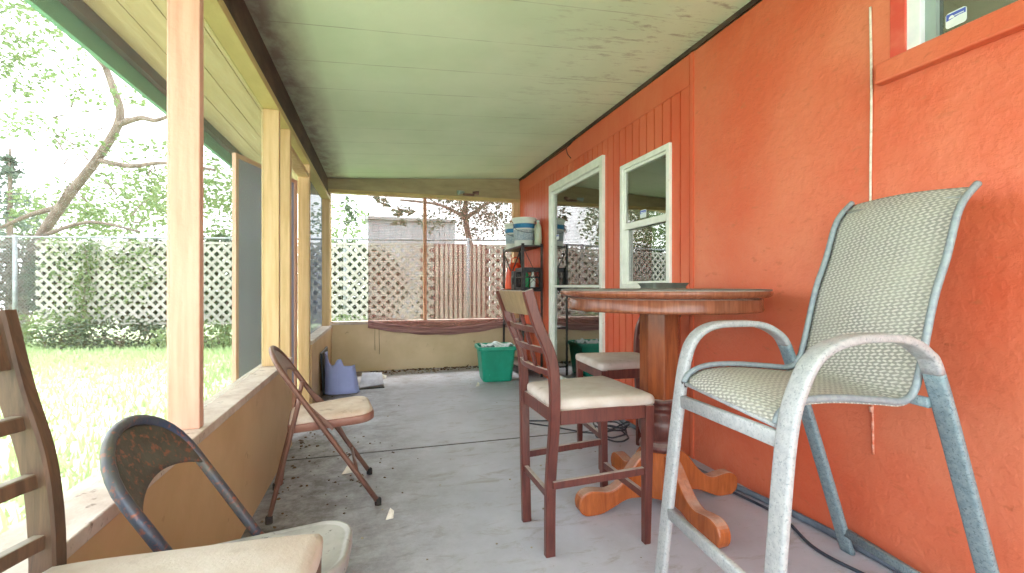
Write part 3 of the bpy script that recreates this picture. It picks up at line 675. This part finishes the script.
def scrap(x, y, s, label):
    m = MB(); vs = [(0,0,.002),(s,0.1*s,.004),(1.1*s,.6*s,.03),(.3*s,.8*s,.012),(.6*s,.4*s,.05)]
    m.add([(x+a,y+b,z) for a,b,z in vs], [(0,1,4),(1,2,4),(2,3,4),(3,0,4)])
    o = build('paper_scrap', m, 'paper', loc=(x,y,0), solid=.002); tag(o, label, 'paper scrap')
scrap(-.21,2.83,.06,'small crumpled white scrap on floor under the brown folding chair'); scrap(.03,2.22,.035,'white scrap on open floor in front of brown folding chair'); scrap(-.02,5.62,.10,'white scrap beside the grey plastic piece at the far wall'); scrap(1.02,4.9,.04,'tiny white scrap on floor left of the green tub')
m = MB().tube(catmull([(.95,6.05,.01),(1.02,6.0,.03),(1.1,6.02,.02),(1.16,6.07,.04)],5), .006, 6, (0,0,1)); m.tube([(1.02,6.0,.03),(1.0,5.9,.01)], .005, 6, (0,0,1))
o = build('twig', m, 'dirt', loc=(1.05,6.02,0)); tag(o, 'dark twig lying at foot of far cream wall', 'twig')

# ------------------------------------------------------------------ steel rack and its load
rk = thing('steel_rack', (1.775,5.64,0), 'dark steel rack standing in far right corner by the door', 'shelf')
X0, X1, Y0, Y1 = 1.645, 1.91, 5.20, 6.08
for x, y in ((X0,Y0),(X1,Y0),(X0,Y1),(X1,Y1)):
    sx_ = 1 if x == X0 else -1; sy_ = 1 if y == Y0 else -1
    m = MB(); m.box((min(x,x+sx_*.03),min(y,y+sy_*.003),0),(max(x,x+sx_*.03),max(y,y+sy_*.003),1.62)); m.box((min(x,x+sx_*.003),min(y,y+sy_*.03),0),(max(x,x+sx_*.003),max(y,y+sy_*.03),1.62))
    build('corner_post', m, 'rack', rk, True)
for z in (.12,.60,1.06,1.60):
    m = MB(); m.box((X0,Y0,z-.02),(X1,Y1,z)); build('shelf_board', m, 'rack', rk, True, bevel=.003)
build('brace', MB().bar((X0+.01,Y0,1.58),(X1-.01,Y0,1.10), .003, .016, (0,1,0)), 'rack', rk, True)
build('brace', MB().bar((X0,Y0+.01,1.58),(X0,Y0+.40,1.30), .003, .016, (1,0,0)), 'rack', rk, True)
build('brace', MB().bar((X0,Y1-.01,1.58),(X0,Y1-.40,1.30), .003, .016, (1,0,0)), 'rack', rk, True)
def bucket(x, y, label, sc=1.0):
    b = thing('bucket', (x,y,1.601), label, 'bucket', 'white buckets on the steel rack')
    k = sc
    bo = build('bucket_body', MB().lathe([(.118*k,0),(.122*k,.005),(.142*k,.33*k),(.138*k,.335*k),(.134*k,.33*k),(.115*k,.02)], seg=36), 'bucket', b)
    build('lid', MB().lathe([(.150*k,.315*k),(.154*k,.32*k),(.154*k,.345*k),(.148*k,.352*k),(.135*k,.348*k),(.05,.348*k)], seg=36), 'bucket', b)
    build('blue_label', MB().lathe([(.1385*k,.22*k),(.1418*k,.275*k)], seg=36, cap=False), 'bluelabel', bo, solid=.001)
    build('printed_label', MB().lathe([(.1300*k,.07*k),(.1372*k,.20*k)], seg=36, cap=False), 'labelgrey', bo, solid=.001)
    build('handle', MB().tube(catmull([(-.15*k,0,.29*k),(-.13*k,-.08*k,.20*k),(0,-.155*k,.16*k),(.13*k,-.08*k,.20*k),(.15*k,0,.29*k)],6), .003, 6, (0,0,1)), 'rack', b)
bucket(1.75, 5.435, 'white paint bucket with blue label on top rack shelf'); bucket(1.755, 5.86, 'farther white bucket behind the blue-labelled one on rack', .95)
jg = thing('plastic_jug', (1.872,5.262,1.601), 'pale green plastic jug on top rack shelf nearest the door', 'jug')
build('jug_body', MB().lathe([(.040,0),(.046,.006),(.046,.19),(.038,.235),(.018,.27),(.016,.285)], seg=20), 'jug', jg); build('cap', MB().lathe([(.02,.285),(.02,.31),(.0,.312)], seg=16), 'bucket', jg)
build('handle', MB().tube(catmull([(-.03,-.03,.25),(-.055,-.045,.23),(-.058,-.045,.16),(-.04,-.03,.13)],5), .007, 8, (0,0,1)), 'jug', jg)
# milk crate
cx, cy, cz, cw, cdp, ch = 1.785, 5.385, 1.061, .24, .32, .27
ck = thing('milk_crate', (cx,cy,cz), 'black plastic milk crate on middle rack shelf', 'crate')
m = MB(); xa, xb, ya, yb = cx-cw/2, cx+cw/2, cy-cdp/2, cy+cdp/2
for z0, z1 in ((0,.03),(.145,.16),(ch-.05,ch)):
    m.box((xa,ya,cz+z0),(xb,ya+.006,cz+z1)); m.box((xa,yb-.006,cz+z0),(xb,yb,cz+z1)); m.box((xa,ya+.006,cz+z0),(xa+.006,yb-.006,cz+z1)); m.box((xb-.006,ya+.006,cz+z0),(xb,yb-.006,cz+z1))
for x, y in ((xa,ya),(xb-.03,ya),(xa,yb-.03),(xb-.03,yb-.03)): m.box((x,y,cz),(x+.03,y+.03,cz+ch))
m.box((xa,ya,cz),(xb,yb,cz+.008)); build('crate_body', m, 'black', ck, True)
m = MB()
for z0, z1 in ((.03,.22),):
    k = 0
    for i in range(-8, 10):
        for s_ in (1,-1):
            a, b = i*.045, i*.045+s_*.19       # y offsets along the long side
            if 0 <= min(a,b) and max(a,b) <= cdp: m.bar((xa+.003,ya+a,cz+z0),(xa+.003,ya+b,cz+z1), .004, .008, (1,0,0))
            if 0 <= min(a,b) and max(a,b) <= cw: m.bar((xa+a,ya+.003,cz+z0),(xa+b,ya+.003,cz+z1), .004, .008, (0,1,0))
build('grid_side', m, 'black', ck, True)
for x, y, mt, h_, lab in ((1.75,5.33,'greenplastic',.20,'green bottle standing in the black milk crate'),(1.82,5.31,'bucket',.21,'white bottle standing in the black milk crate'),(1.79,5.44,'redplastic',.16,'red bottle standing in the black milk crate')):
    o_ = build('bottle', MB().lathe([(.030,0),(.033,.005),(.033,h_*.65),(.014,h_*.85),(.014,h_),(.001,h_)], seg=16), mt, loc=(0,0,0)); o_.location = (x,y,1.070); tag(o_, lab, 'bottle')
bb = thing('speaker_box', (1.755,5.66,1.061), 'black box with round front left of the milk crate', 'box')
build('case', MB().box((1.665,5.58,1.061),(1.845,5.74,1.30)), 'black', bb, True, bevel=.008); build('front_disc', MB().tube([(1.664,5.66,1.18),(1.656,5.66,1.18)], .06, 20, (0,0,1)), 'rack', bb, True)
ob = thing('orange_bag', (1.76,5.90,1.061), 'orange plastic bag on middle rack shelf behind black box', 'bag')
def bagf(u, v):
    a = 2*math.pi*u; w = (1-.35*v**2); k = 1+.08*math.sin(5*a+3*v)
    return (.115*w*k*math.cos(a), .14*w*k*math.sin(a), .34*v+.01*math.sin(7*a)*v)
build('bag_body', MB().grid(bagf, 36, 12), 'orangebag', ob, solid=.003); build('bag_top', MB().lathe([(.085,.325),(.05,.36),(.02,.345)], seg=14), 'orangebag', ob)
build('bag_handle', MB().tube(catmull([(-.05,-.03,.33),(-.05,-.05,.40),(0,-.055,.43),(.05,-.05,.40),(.05,-.03,.33)],5), .008, 8, (0,0,1)), 'orangebag', ob)

# ------------------------------------------------------------------ rolled blind on the end opening
bl = thing('roll_up_blind', (.79,YE-.05,.6), 'see-through reddish slatted blind hanging over far screen opening', 'blind')
bx0, bx1 = -.135, XR-.115
def sag(u): return .585-.10*math.sin(math.pi*min(1,u*1.05))**1.0+.0*u-.03*u
build('slat_sheet', MB().grid(lambda u, v: (bx0+(bx1-bx0)*u, YE-.045-.010*math.sin(u*9+v*3), 2.29+(sag(u)+.02-2.29)*v), 40, 30), 'blind', bl, True, solid=.003)
build('slat_sheet_fold', MB().grid(lambda u, v: (bx0+(bx1-bx0)*u, YE-.062, sag(u)+.17*(1-.3*u)*(1-v)), 40, 6), 'blind', bl, True, solid=.003)
m = MB()
for k, (dz, dy, r_) in enumerate(((0,-.065,.020),(.034,-.07,.018),(.064,-.066,.016),(.018,-.09,.014))):
    m.tube([(bx0+(bx1-bx0)*i/24, YE+dy, sag(i/24)+dz+.004*math.sin(i*1.3+k)) for i in range(25)], r_, 10, (0,0,1))
build('bottom_roll', m, 'blindroll', bl, True)
m = MB().tube([(.0,YE-.10,.58),(.005,YE-.03,.30),(.003,YE-.02,.22)], .003, 6); m.tube([(-.05,YE-.10,.58),(-.052,YE-.03,.38),(-.05,YE-.02,.27)], .0025, 6); build('pull_cord', m, 'dirt', bl, True)

# flood light on the header
fl = thing('light_fixture', (1.18,YE-.03,2.37), 'small old lamp fixture on beam above far screen opening', 'lamp')
build('mount', MB().box((1.10,YE-.06,2.345),(1.26,YE-.031,2.375)), 'brownmetal', fl, True, bevel=.006)
build('lamp_head', MB().sweep([(1.11,YE-.08,2.385),(1.06,YE-.10,2.375),(1.02,YE-.115,2.365)], [(.028*math.cos(a_*.6283),.028*math.sin(a_*.6283)) for a_ in range(10)], (0,0,1), scale=(.5,.9,1.1)), 'greyvinyl', fl, True)
build('lamp_head', MB().sweep([(1.23,YE-.08,2.385),(1.27,YE-.10,2.38),(1.31,YE-.11,2.375)], [(.024*math.cos(a_*.6283),.024*math.sin(a_*.6283)) for a_ in range(10)], (0,0,1), scale=(.5,.9,1.1)), 'brownmetal', fl, True)

# ------------------------------------------------------------------ cables
def cable(name, pts, r, mat, label, cat, n=8):
    P = catmull(pts, n); c0 = P[0]; o = build(name, MB().tube(P, r, 8, (0,0,1) if cat != 'cord' else (0,1,0)), mat, loc=(c0.x,c0.y,0)); return tag(o, label, cat)
cable('conduit', [(1.88,3.60,.02),(1.885,3.0,.02),(1.88,2.7,.02),(1.82,2.42,.025),(1.80,2.25,.02),(1.86,1.95,.02),(1.905,1.6,.018),(1.91,1.2,.018),(1.91,.6,.018)], .016, 'hose', 'thick grey conduit lying along foot of the orange wall', 'conduit')
cable('floor_cable', [(1.86,2.62,.045),(1.79,2.40,.012),(1.76,2.22,.01),(1.83,1.75,.01),(1.74,1.45,.01),(1.78,1.15,.01),(1.70,.9,.01)], .007, 'cable', 'thin blue-grey cable snaking over floor beside the orange wall', 'cable')
P = []
for k in range(70):
    a_ = k*.36; P.append((1.62+(.12+.02*math.sin(k*.7))*math.cos(a_), 2.98+(.15+.03*math.cos(k*.45))*math.sin(a_), .012+.0016*k+.006*math.sin(k*1.9)))
P += [(1.50,2.95,.05),(1.3,3.3,.012),(1.1,3.5,.012),(1.35,3.45,.012)]
cable('coiled_cable', P, .006, 'cable', 'black coiled cable on floor behind the table pedestal', 'cable', 3)
m = MB().tube(catmull([(XR-.006,1.372,2.24),(XR-.008,1.366,1.9),(XR-.006,1.371,1.5),(XR-.006,1.368,1.1)],6), .0045, 8, (0,1,0)); o = build('wall_cord', m, 'cord', loc=(XR,1.37,1.1)); tag(o, 'white cord running down the orange stucco wall above patio chair', 'cord')
m = MB().tube(catmull([(XR-.006,1.368,1.095),(XR-.006,1.366,.8),(XR-.006,1.363,.6),(XR-.006,1.36,.42)],6), .0045, 8, (0,1,0)); m.lathe([(.008,-.01),(.008,.01)],(XR-.008,1.366,.60),8); o = build('painted_cord', m, 'cordpainted', loc=(XR,1.36,.42)); tag(o, 'orange painted cord end on stucco wall below patio chair seat', 'cord')
m = MB().tube(catmull([(XR-.016,6.0,2.585),(XR-.012,5.2,2.59),(XR-.014,4.5,2.58),(XR-.03,4.25,2.60)],6), .006, 6, (0,0,1)); m.tube(catmull([(XR-.014,4.5,2.58),(XR-.012,4.46,2.5),(XR-.012,4.38,2.44)],5), .004, 6, (0,1,0)); o = build('ceiling_wire', m, 'black', loc=(XR,5,2.58)); tag(o, 'black wire along top of orange wall near far corner', 'wire')

# ------------------------------------------------------------------ the yard
GZ = -.06
gm = MB().grid(lambda u, v: (-22+40*u, -8+34*v, GZ+.03*math.sin(u*31+v*7)*math.cos(v*23)), 60, 50); 
gm.v = [(x,y,(z if not (-1.0 < x < 2.6 and -2 < y < 7) else -.14)) for x,y,z in gm.v]
struct('ground', gm, 'ground')
v_, f_ = [], []
def blade(x, y, h, s):
    a = rnd.random()*6.283; w = .006+.004*rnd.random(); lx, ly = rnd.gauss(0,.35)*h, rnd.gauss(0,.35)*h; i = len(v_); s = max(1, s)
    v_.extend([(x-w*s*math.cos(a),y-w*s*math.sin(a),GZ-.01),(x+w*s*math.cos(a),y+w*s*math.sin(a),GZ-.01),(x+lx,y+ly,GZ+h)]); f_.append((i,i+1,i+2))
for k in range(32000):
    x = rnd.uniform(-8.5,-.85); y = rnd.uniform(-.5,11); blade(x, y, rnd.uniform(.04,.13), 1+(y+abs(x))*.12)
m = MB(); m.add(v_, f_); o = build('lawn_grass', m, 'grass'); tag(o, 'bright green lawn grass outside the left screens', 'grass', kind='stuff')
v_.clear(); f_.clear()
for k in range(2500): blade(rnd.uniform(-.8,3.2), rnd.uniform(6.8,8.9), rnd.uniform(.05,.3), 1.6)
m = MB(); m.add(v_, f_); o = build('tall_grass', m, 'grass'); tag(o, 'taller grass beyond the far cream knee wall', 'grass', kind='stuff')

A = Vector((-6.95,11.1,0)); B = Vector((2.39,9.05,0)); FD = (B-A).normalized(); FN = Vector((-FD.y, FD.x, 0))   # FN points away from the porch
def fs(px):
    u = (px-512)/455; d = Vector((math.sin(TH)+u*math.cos(TH), math.cos(TH)-u*math.sin(TH), 0))
    # A + s FD = t d
    det = FD.x*(-d.y)+d.x*FD.y; return ((-A.x)*(-d.y)+d.x*(-A.y))/det
def fp(s_, off=0, z=0): p = A+FD*s_+FN*off; return Vector((p.x,p.y,z))
s38, s435, s487 = fs(38), fs(434), fs(487)
ch_ = thing('chain_link_fence', fp(2,.0,GZ), 'chain link fence with pipe top rail at edge of the yard', 'fence')
m = MB().tube([fp(-4,0,2.05), fp(12,0,2.05)], .022, 8, (0,0,1)); build('top_rail', m, 'fencesteel', ch_, True)
for px in (-90, 15, 172, 345, 468):
    s_ = fs(px); build('fence_post', MB().tube([fp(s_,0,GZ-.1), fp(s_,0,2.09)], .034, 10, (1,0,0)), 'fencesteel', ch_, True)
m = MB(); k = 0
s_ = -3.0
while s_ < s38+.2+2.1:
    for sg in (1,-1):
        a_, b_ = s_, s_+sg*2.05
        if sg == -1: a_ += 0
        z0, z1 = 0.0, 2.04
        # clip the far ends beyond the first lattice panel
        lim = s38+.15
        if max(a_, b_) > lim:
            if min(a_, b_) > lim: continue
            tt = (lim-a_)/(b_-a_)
            if b_ > lim: b_ = lim; z1 = 2.04*tt
            else: a_ = lim; z0 = 2.04*tt
        m.bar(fp(a_,0,z0), fp(b_,0,z1), .003, .003)
    s_ += .07
build('wire_mesh', m, 'fencesteel', ch_, True)
def lattice(s0, s1, z0, z1, label, off=-.04):
    w, p = .056, .19
    r = thing('lattice_panel', fp((s0+s1)/2, off, z0), label, 'lattice', 'lattice panels on the yard fence')
    m = MB(); L_, H = s1-s0, z1-z0
    for sg, of in ((1,off),(-1,off-.008)):
        k = -int(H/p)-1
        while k*p < L_+H:
            c0 = k*p          # line a = c0 + t (sg=1) or a = c0+H-... 
            t0, t1 = 0, H
            fa = (lambda t_, c0=c0: c0+t_) if sg == 1 else (lambda t_, c0=c0: c0+H-t_ - 0)
            if sg == 1: t0 = max(0, -c0); t1 = min(H, L_-c0)
            else: t0 = max(0, c0+H-L_); t1 = min(H, c0+H)
            if t1-t0 > .03: m.bar(fp(s0+fa(t0), of, z0+t0), fp(s0+fa(t1), of, z0+t1), w, .006, FN)
            k += 1
    build('crossed_laths', m, 'lattice', r, True)
    for zz_ in (z0+.02, z1-.02): build('edge_strip', MB().bar(fp(s0,off-.014,zz_), fp(s1,off-.014,zz_), .012, .04), 'lattice', r, True)
ed = [s38, s38+(s435-s38)*.27, s38+(s435-s38)*.52, s38+(s435-s38)*.76, s435]
labs = ['white lattice panel at far left of yard fence, beside grey pipe post', 'vine-grown white lattice panel seen beside the near wooden post', 'white lattice panel of yard fence behind the screen door', 'white lattice panel seen in left half of far opening']
for (a_, b_), l_ in zip(zip(ed, ed[1:]), labs): lattice(a_+.005, b_-.005, .36, 1.97, l_)
lattice(s487, s487+1.5, .36, 1.95, 'white lattice panel beyond the rack, right end of far opening')
ORD = ('first','second','third','fourth','fifth','sixth','seventh','eighth','ninth','tenth','last')
for k in range(11):
    s_ = s435+.03+k*(s487-s435-.03)/11
    o = build('fence_picket', MB().prism([(0,.30),(.055,.30),(.055,1.92),(.0275,1.98),(0,1.92)], lambda a_, b_, sd, s_=s_: fp(s_+a_, .02+.02*sd, b_)), 'picketwhite', loc=fp(s_,0,.0)); tag(o, ORD[k]+' pale picket from the left in the fence gap beyond the blind', 'picket', 'pickets in the fence gap')
bk = thing('board_fence', fp((s435+s487)/2+.5,.6,GZ), 'reddish brown board fence behind the pickets and lattice', 'fence')
m = MB()
for k in range(26): m.box((0,0,0),(.001,.001,.001)) if False else m.bar(fp(s435-.3+k*.125,.6,GZ), fp(s435-.3+k*.125,.6,2.02), .115, .02, FN)
build('boards', m, 'picket', bk, True); m = MB().bar(fp(s435-.4,.57,1.7), fp(s435+3,.57,1.7), .03, .08); m.bar(fp(s435-.4,.57,.4), fp(s435+3,.57,.4), .03, .08); build('fence_rail', m, 'picket', bk, True)

# ------------------------------------------------------------------ plants
def leaves(mb, c, rad, n, size, squash=1.0, shell=.3):
    c = Vector(c)
    for k in range(n):
        d = Vector((rnd.gauss(0,1), rnd.gauss(0,1), rnd.gauss(0,1))).normalized()*(shell+(1-shell)*rnd.random())**.6
        p = c+Vector((d.x*rad[0], d.y*rad[1], d.z*rad[2])); leaf(mb, p, size*rnd.uniform(.6,1.3))
def leaf(mb, p, s, up=None):
    a = Vector((rnd.gauss(0,1), rnd.gauss(0,1), rnd.gauss(0,.6))).normalized(); b = a.cross(Vector((rnd.gauss(0,1), rnd.gauss(0,1), rnd.gauss(0,1)))).normalized()
    q = a.cross(b)*s*.12; i = len(mb.v)
    mb.v += [tuple(p), tuple(p+a*s*.5+b*s*.28+q), tuple(p+a*s), tuple(p+a*s*.5-b*s*.28+q)]
    mb.f += [(i,i+1,i+2),(i,i+2,i+3)]; mb.sm += [False, False]
def pw(px, py, t_):      # a point at depth t_ along the photo's ray
    u, v = (px-512)/455, (286.5-py)/455
    return Vector((t_*(math.sin(TH)+u*math.cos(TH)), t_*(math.cos(TH)-u*math.sin(TH)), 1.1+v*t_))
def limb(mb, P, r0, r1):
    Q = catmull(P, 5); n = len(Q)-1; mb.tube(Q, r0, 8, (0.3,.9,.2), scale=[1+(r1/r0-1)*i/n for i in range(n+1)])
# leaning tree beyond the fence
lt = thing('leaning_tree', tuple(pw(70,345,10.6).xy)+(GZ,), 'leaning grey-barked tree with bare limbs beyond left part of fence', 'tree')
m = MB(); b0 = pw(20,352,10.6); b0.z = GZ
limb(m, [b0, pw(30,260,10.5), pw(62,205,10.4), pw(98,158,10.3), pw(120,118,10.2), pw(112,85,10.1), pw(100,50,10.0), pw(96,10,9.9)], .12, .05)
limb(m, [pw(118,125,10.2), pw(140,118,10.1), pw(158,120,10), pw(185,108,10)], .07, .03)
limb(m, [pw(98,160,10.3), pw(130,166,10.2), pw(165,163,10.1), pw(215,170,10.0)], .06, .03)
limb(m, [pw(60,207,10.4), pw(30,215,10.3), pw(0,228,10.2)], .07, .03)
limb(m, [pw(106,68,10.0), pw(80,40,9.8), pw(60,10,9.6), pw(52,-30,9.4)], .05, .02)
limb(m, [pw(45,235,10.4), pw(90,222,10.3), pw(140,232,10.2)], .05, .02)
for k in range(26):
    p = pw(rnd.uniform(40,160), rnd.uniform(90,225), 10.2); q = p+Vector((rnd.gauss(0,.35),rnd.gauss(0,.2),rnd.gauss(.1,.3))); limb(m, [p, p.lerp(q,.5)+Vector((0,0,rnd.gauss(0,.07))), q], .018, .006)
build('trunk', m, 'bark', lt, True)
m = MB()
for px, py, t_, r_, n_ in ((20,20,9.8,.9,240),(60,60,10,.7,110),(5,90,10.2,.8,120),(150,75,9.8,.35,50),(40,130,10.5,.7,60),(140,200,10.6,.6,190),(100,218,10.7,.6,170),(180,205,10.4,.6,200),(70,195,10.8,.5,80),(215,190,10.2,.6,230),(125,150,10.3,.5,70),(165,150,10.4,.35,60),(225,150,10.3,.5,120),(30,205,10.7,.6,130),(150,178,10.6,.4,120),(0,45,9.8,.7,260),(25,75,10,.6,150),(90,100,10.2,.5,70),(75,140,10.8,.5,90),(15,120,10.8,.5,90),(130,95,10.0,.4,50),(40,10,9.6,.7,160)):
    leaves(m, pw(px,py,t_), (r_,r_*.7,r_*.75), n_, .13)
build('foliage', m, 'leaf', lt, True)
# conifer
cf = thing('conifer', tuple(pw(10,345,11.5).xy)+(GZ,), 'grey-green conifer with drooping boughs at far left beyond fence', 'tree')
m = MB(); pb = pw(10,345,11.5); limb(m, [(pb.x,pb.y,GZ),(pb.x,pb.y,2.5),(pb.x,pb.y,4.6)], .1, .02); build('trunk', m, 'bark', cf, True)
m = MB()
for k in range(70):
    z = 1.0+3.4*rnd.random()**1.1; L_ = (4.7-z)*.42; a_ = rnd.random()*6.283
    for j in range(16):
        t_ = j/16; c_ = Vector((pb.x+L_*t_*math.cos(a_), pb.y+L_*t_*math.sin(a_), z-.12*t_+.1*t_*t_))
        leaf(m, c_, .14)
build('foliage', m, 'leafgrey', cf, True)
def bush(px, py, t_, r_, n_, mat, label, size=.1, name='bush', stem=True, group=None):
    p = pw(px, py, t_); o = thing(name, (p.x,p.y,GZ), label, 'bush', group)
    m = MB(); leaves(m, p, (r_[0],r_[1],r_[2]), n_, size); build('foliage', m, mat, o, True)
    if stem:
        m = MB()
        for k in range(5): limb(m, [(p.x+rnd.gauss(0,.08),p.y+rnd.gauss(0,.08),GZ),(p.x+rnd.gauss(0,.15),p.y+rnd.gauss(0,.1),(p.z+GZ)/2),(p.x+rnd.gauss(0,.3*r_[0]),p.y+rnd.gauss(0,.1),p.z)], .02, .008)
        build('stem', m, 'bark', o, True)
bush(20,275,9.9,(.75,.4,.9),1600,'leafdry','dry brown thicket behind the fence at far left edge',.12)
bush(80,285,10.0,(1.0,.3,.95),3600,'leafdark','dark green shrub behind the leftmost lattice panel',.15)
bush(150,285,10.0,(1.05,.3,1.0),3900,'leafdark','dark green shrub behind the vine-grown lattice panel',.15)
bush(225,280,9.9,(1.1,.3,1.0),3900,'leafdark','dark green shrub seen past the near wooden post',.15)
bush(350,285,10.0,(1.3,.3,1.0),3600,'leafdark','green shrub behind lattice in far opening',.15)
bush(440,300,9.7,(.7,.25,.6),500,'leafdark','low green shrub behind white pickets of far fence')
bush(120,335,8.35,(1.3,.22,.32),1500,'leafdark','undergrowth along foot of leftmost lattice panels',.08)
bush(205,338,8.35,(.9,.22,.32),1100,'leaf','weeds along fence foot seen beside near post',.08)
bush(50,330,8.4,(.6,.22,.4),700,'leaf','weeds around foot of the grey pipe fence post',.08)
bush(345,328,8.6,(.6,.2,.25),500,'leaf','low weeds at lattice foot in far opening',.07)
vn = thing('climbing_vine', fp(fs(88),-.1,GZ), 'green vine climbing the lattice on the left fence', 'vine')
m = MB()
for k in range(520):
    s_ = fs(88)+rnd.gauss(0,.13); leaf(m, fp(s_, -.1+rnd.gauss(0,.03), rnd.uniform(0,1.95)), .09)
for k in range(420):
    s_ = fs(rnd.choice((118,128,150,60)))+rnd.gauss(0,.22); leaf(m, fp(s_, -.1+rnd.gauss(0,.03), 2.0-abs(rnd.gauss(0,.7))), .09)
build('foliage', m, 'leaf', vn, True)
m = MB(); limb(m, [fp(fs(88),-.08,GZ), fp(fs(87),-.08,.7), fp(fs(90),-.08,1.4), fp(fs(88),-.08,2.0)], .012, .006); build('stem', m, 'bark', vn, True)
# tree whose leaves hang in the far opening
ft = thing('broadleaf_tree', tuple(pw(455,330,11.5).xy)+(GZ,), 'broadleaf tree beyond pickets, filling top of far opening', 'tree')
m = MB(); p0 = pw(470,330,11.5); p0.z = GZ
limb(m, [p0, pw(472,260,11.5), pw(465,215,11.3), pw(470,180,11.2)], .10, .05); limb(m, [pw(466,218,11.3), pw(440,205,11), pw(400,200,10.5)], .05, .02); limb(m, [pw(466,218,11.3), pw(492,200,11), pw(510,185,10.8)], .05, .02); limb(m, [pw(440,205,11), pw(410,190,10.4), pw(380,196,9.9)], .02, .008)
build('trunk', m, 'bark', ft, True)
m = MB()
for px, py, t_, r_, n_ in ((455,205,11.2,.5,380),(490,205,11.2,.6,520),(475,225,11.4,.6,420),(510,225,11,.5,330),(430,222,11.2,.4,200),(500,190,11,.6,360)): leaves(m, pw(px,py,t_), (r_,r_*.6,r_*.7), n_, .09)
for px, py, t_, r_, n_ in ((385,202,9.9,.14,16),(402,212,9.9,.16,22),(398,224,9.8,.12,12),(350,205,10.2,.25,22),(348,222,10.2,.18,14)): leaves(m, pw(px,py,t_), (r_,r_*.6,r_*.8), n_, .17)
build('foliage', m, 'leafdark', ft, True)
# distant thicket behind everything on the left
for px, py, t_, rr_, n_, mt, lab in ((-20,215,14,(1.6,.8,1.5),900,'leafgrey','distant grey-green tree at far left edge beyond conifer'),(60,228,14.5,(1.5,.8,1.0),800,'leaf','distant low green tree behind the leaning trunk'),(120,205,15,(1.4,.8,1.5),1000,'leaf','distant green tree between the leaning trunk and near post'),(205,205,14,(1.7,.8,1.5),1300,'leaf','distant green tree seen between near post and screen door'),(340,222,16,(1.3,.8,.8),420,'leaf','distant pale tree at left corner of far opening')):
    bush(px, py, t_, rr_, n_, mt, lab, .17, name='distant_tree')
# neighbour's shed
sp = pw(400,330,13.5); sh = thing('neighbour_shed', (sp.x,sp.y,GZ), 'pale grey sided shed beyond the lattice in far opening', 'shed')
m = MB(); xs0, xs1 = pw(368,300,13.5).x, pw(440,300,13.5).x+.4
k = xs0
while k < xs1: m.box((k,sp.y,GZ),(k+.14,sp.y+2.2,3.05)); m.box((k+.14,sp.y+.02,GZ),(k+.16,sp.y+2.18,3.05)); k += .16
build('ribbed_wall', m, 'shed', sh, True); m = MB().hexa([(xs0-.1,sp.y-.15,3.05),(xs1+.1,sp.y-.15,3.05),(xs1+.1,sp.y+2.4,3.25),(xs0-.1,sp.y+2.4,3.25)],[(xs0-.1,sp.y-.15,3.13),(xs1+.1,sp.y-.15,3.13),(xs1+.1,sp.y+2.4,3.33),(xs0-.1,sp.y+2.4,3.33)]); build('roof', m, 'roofgrey', sh, True)
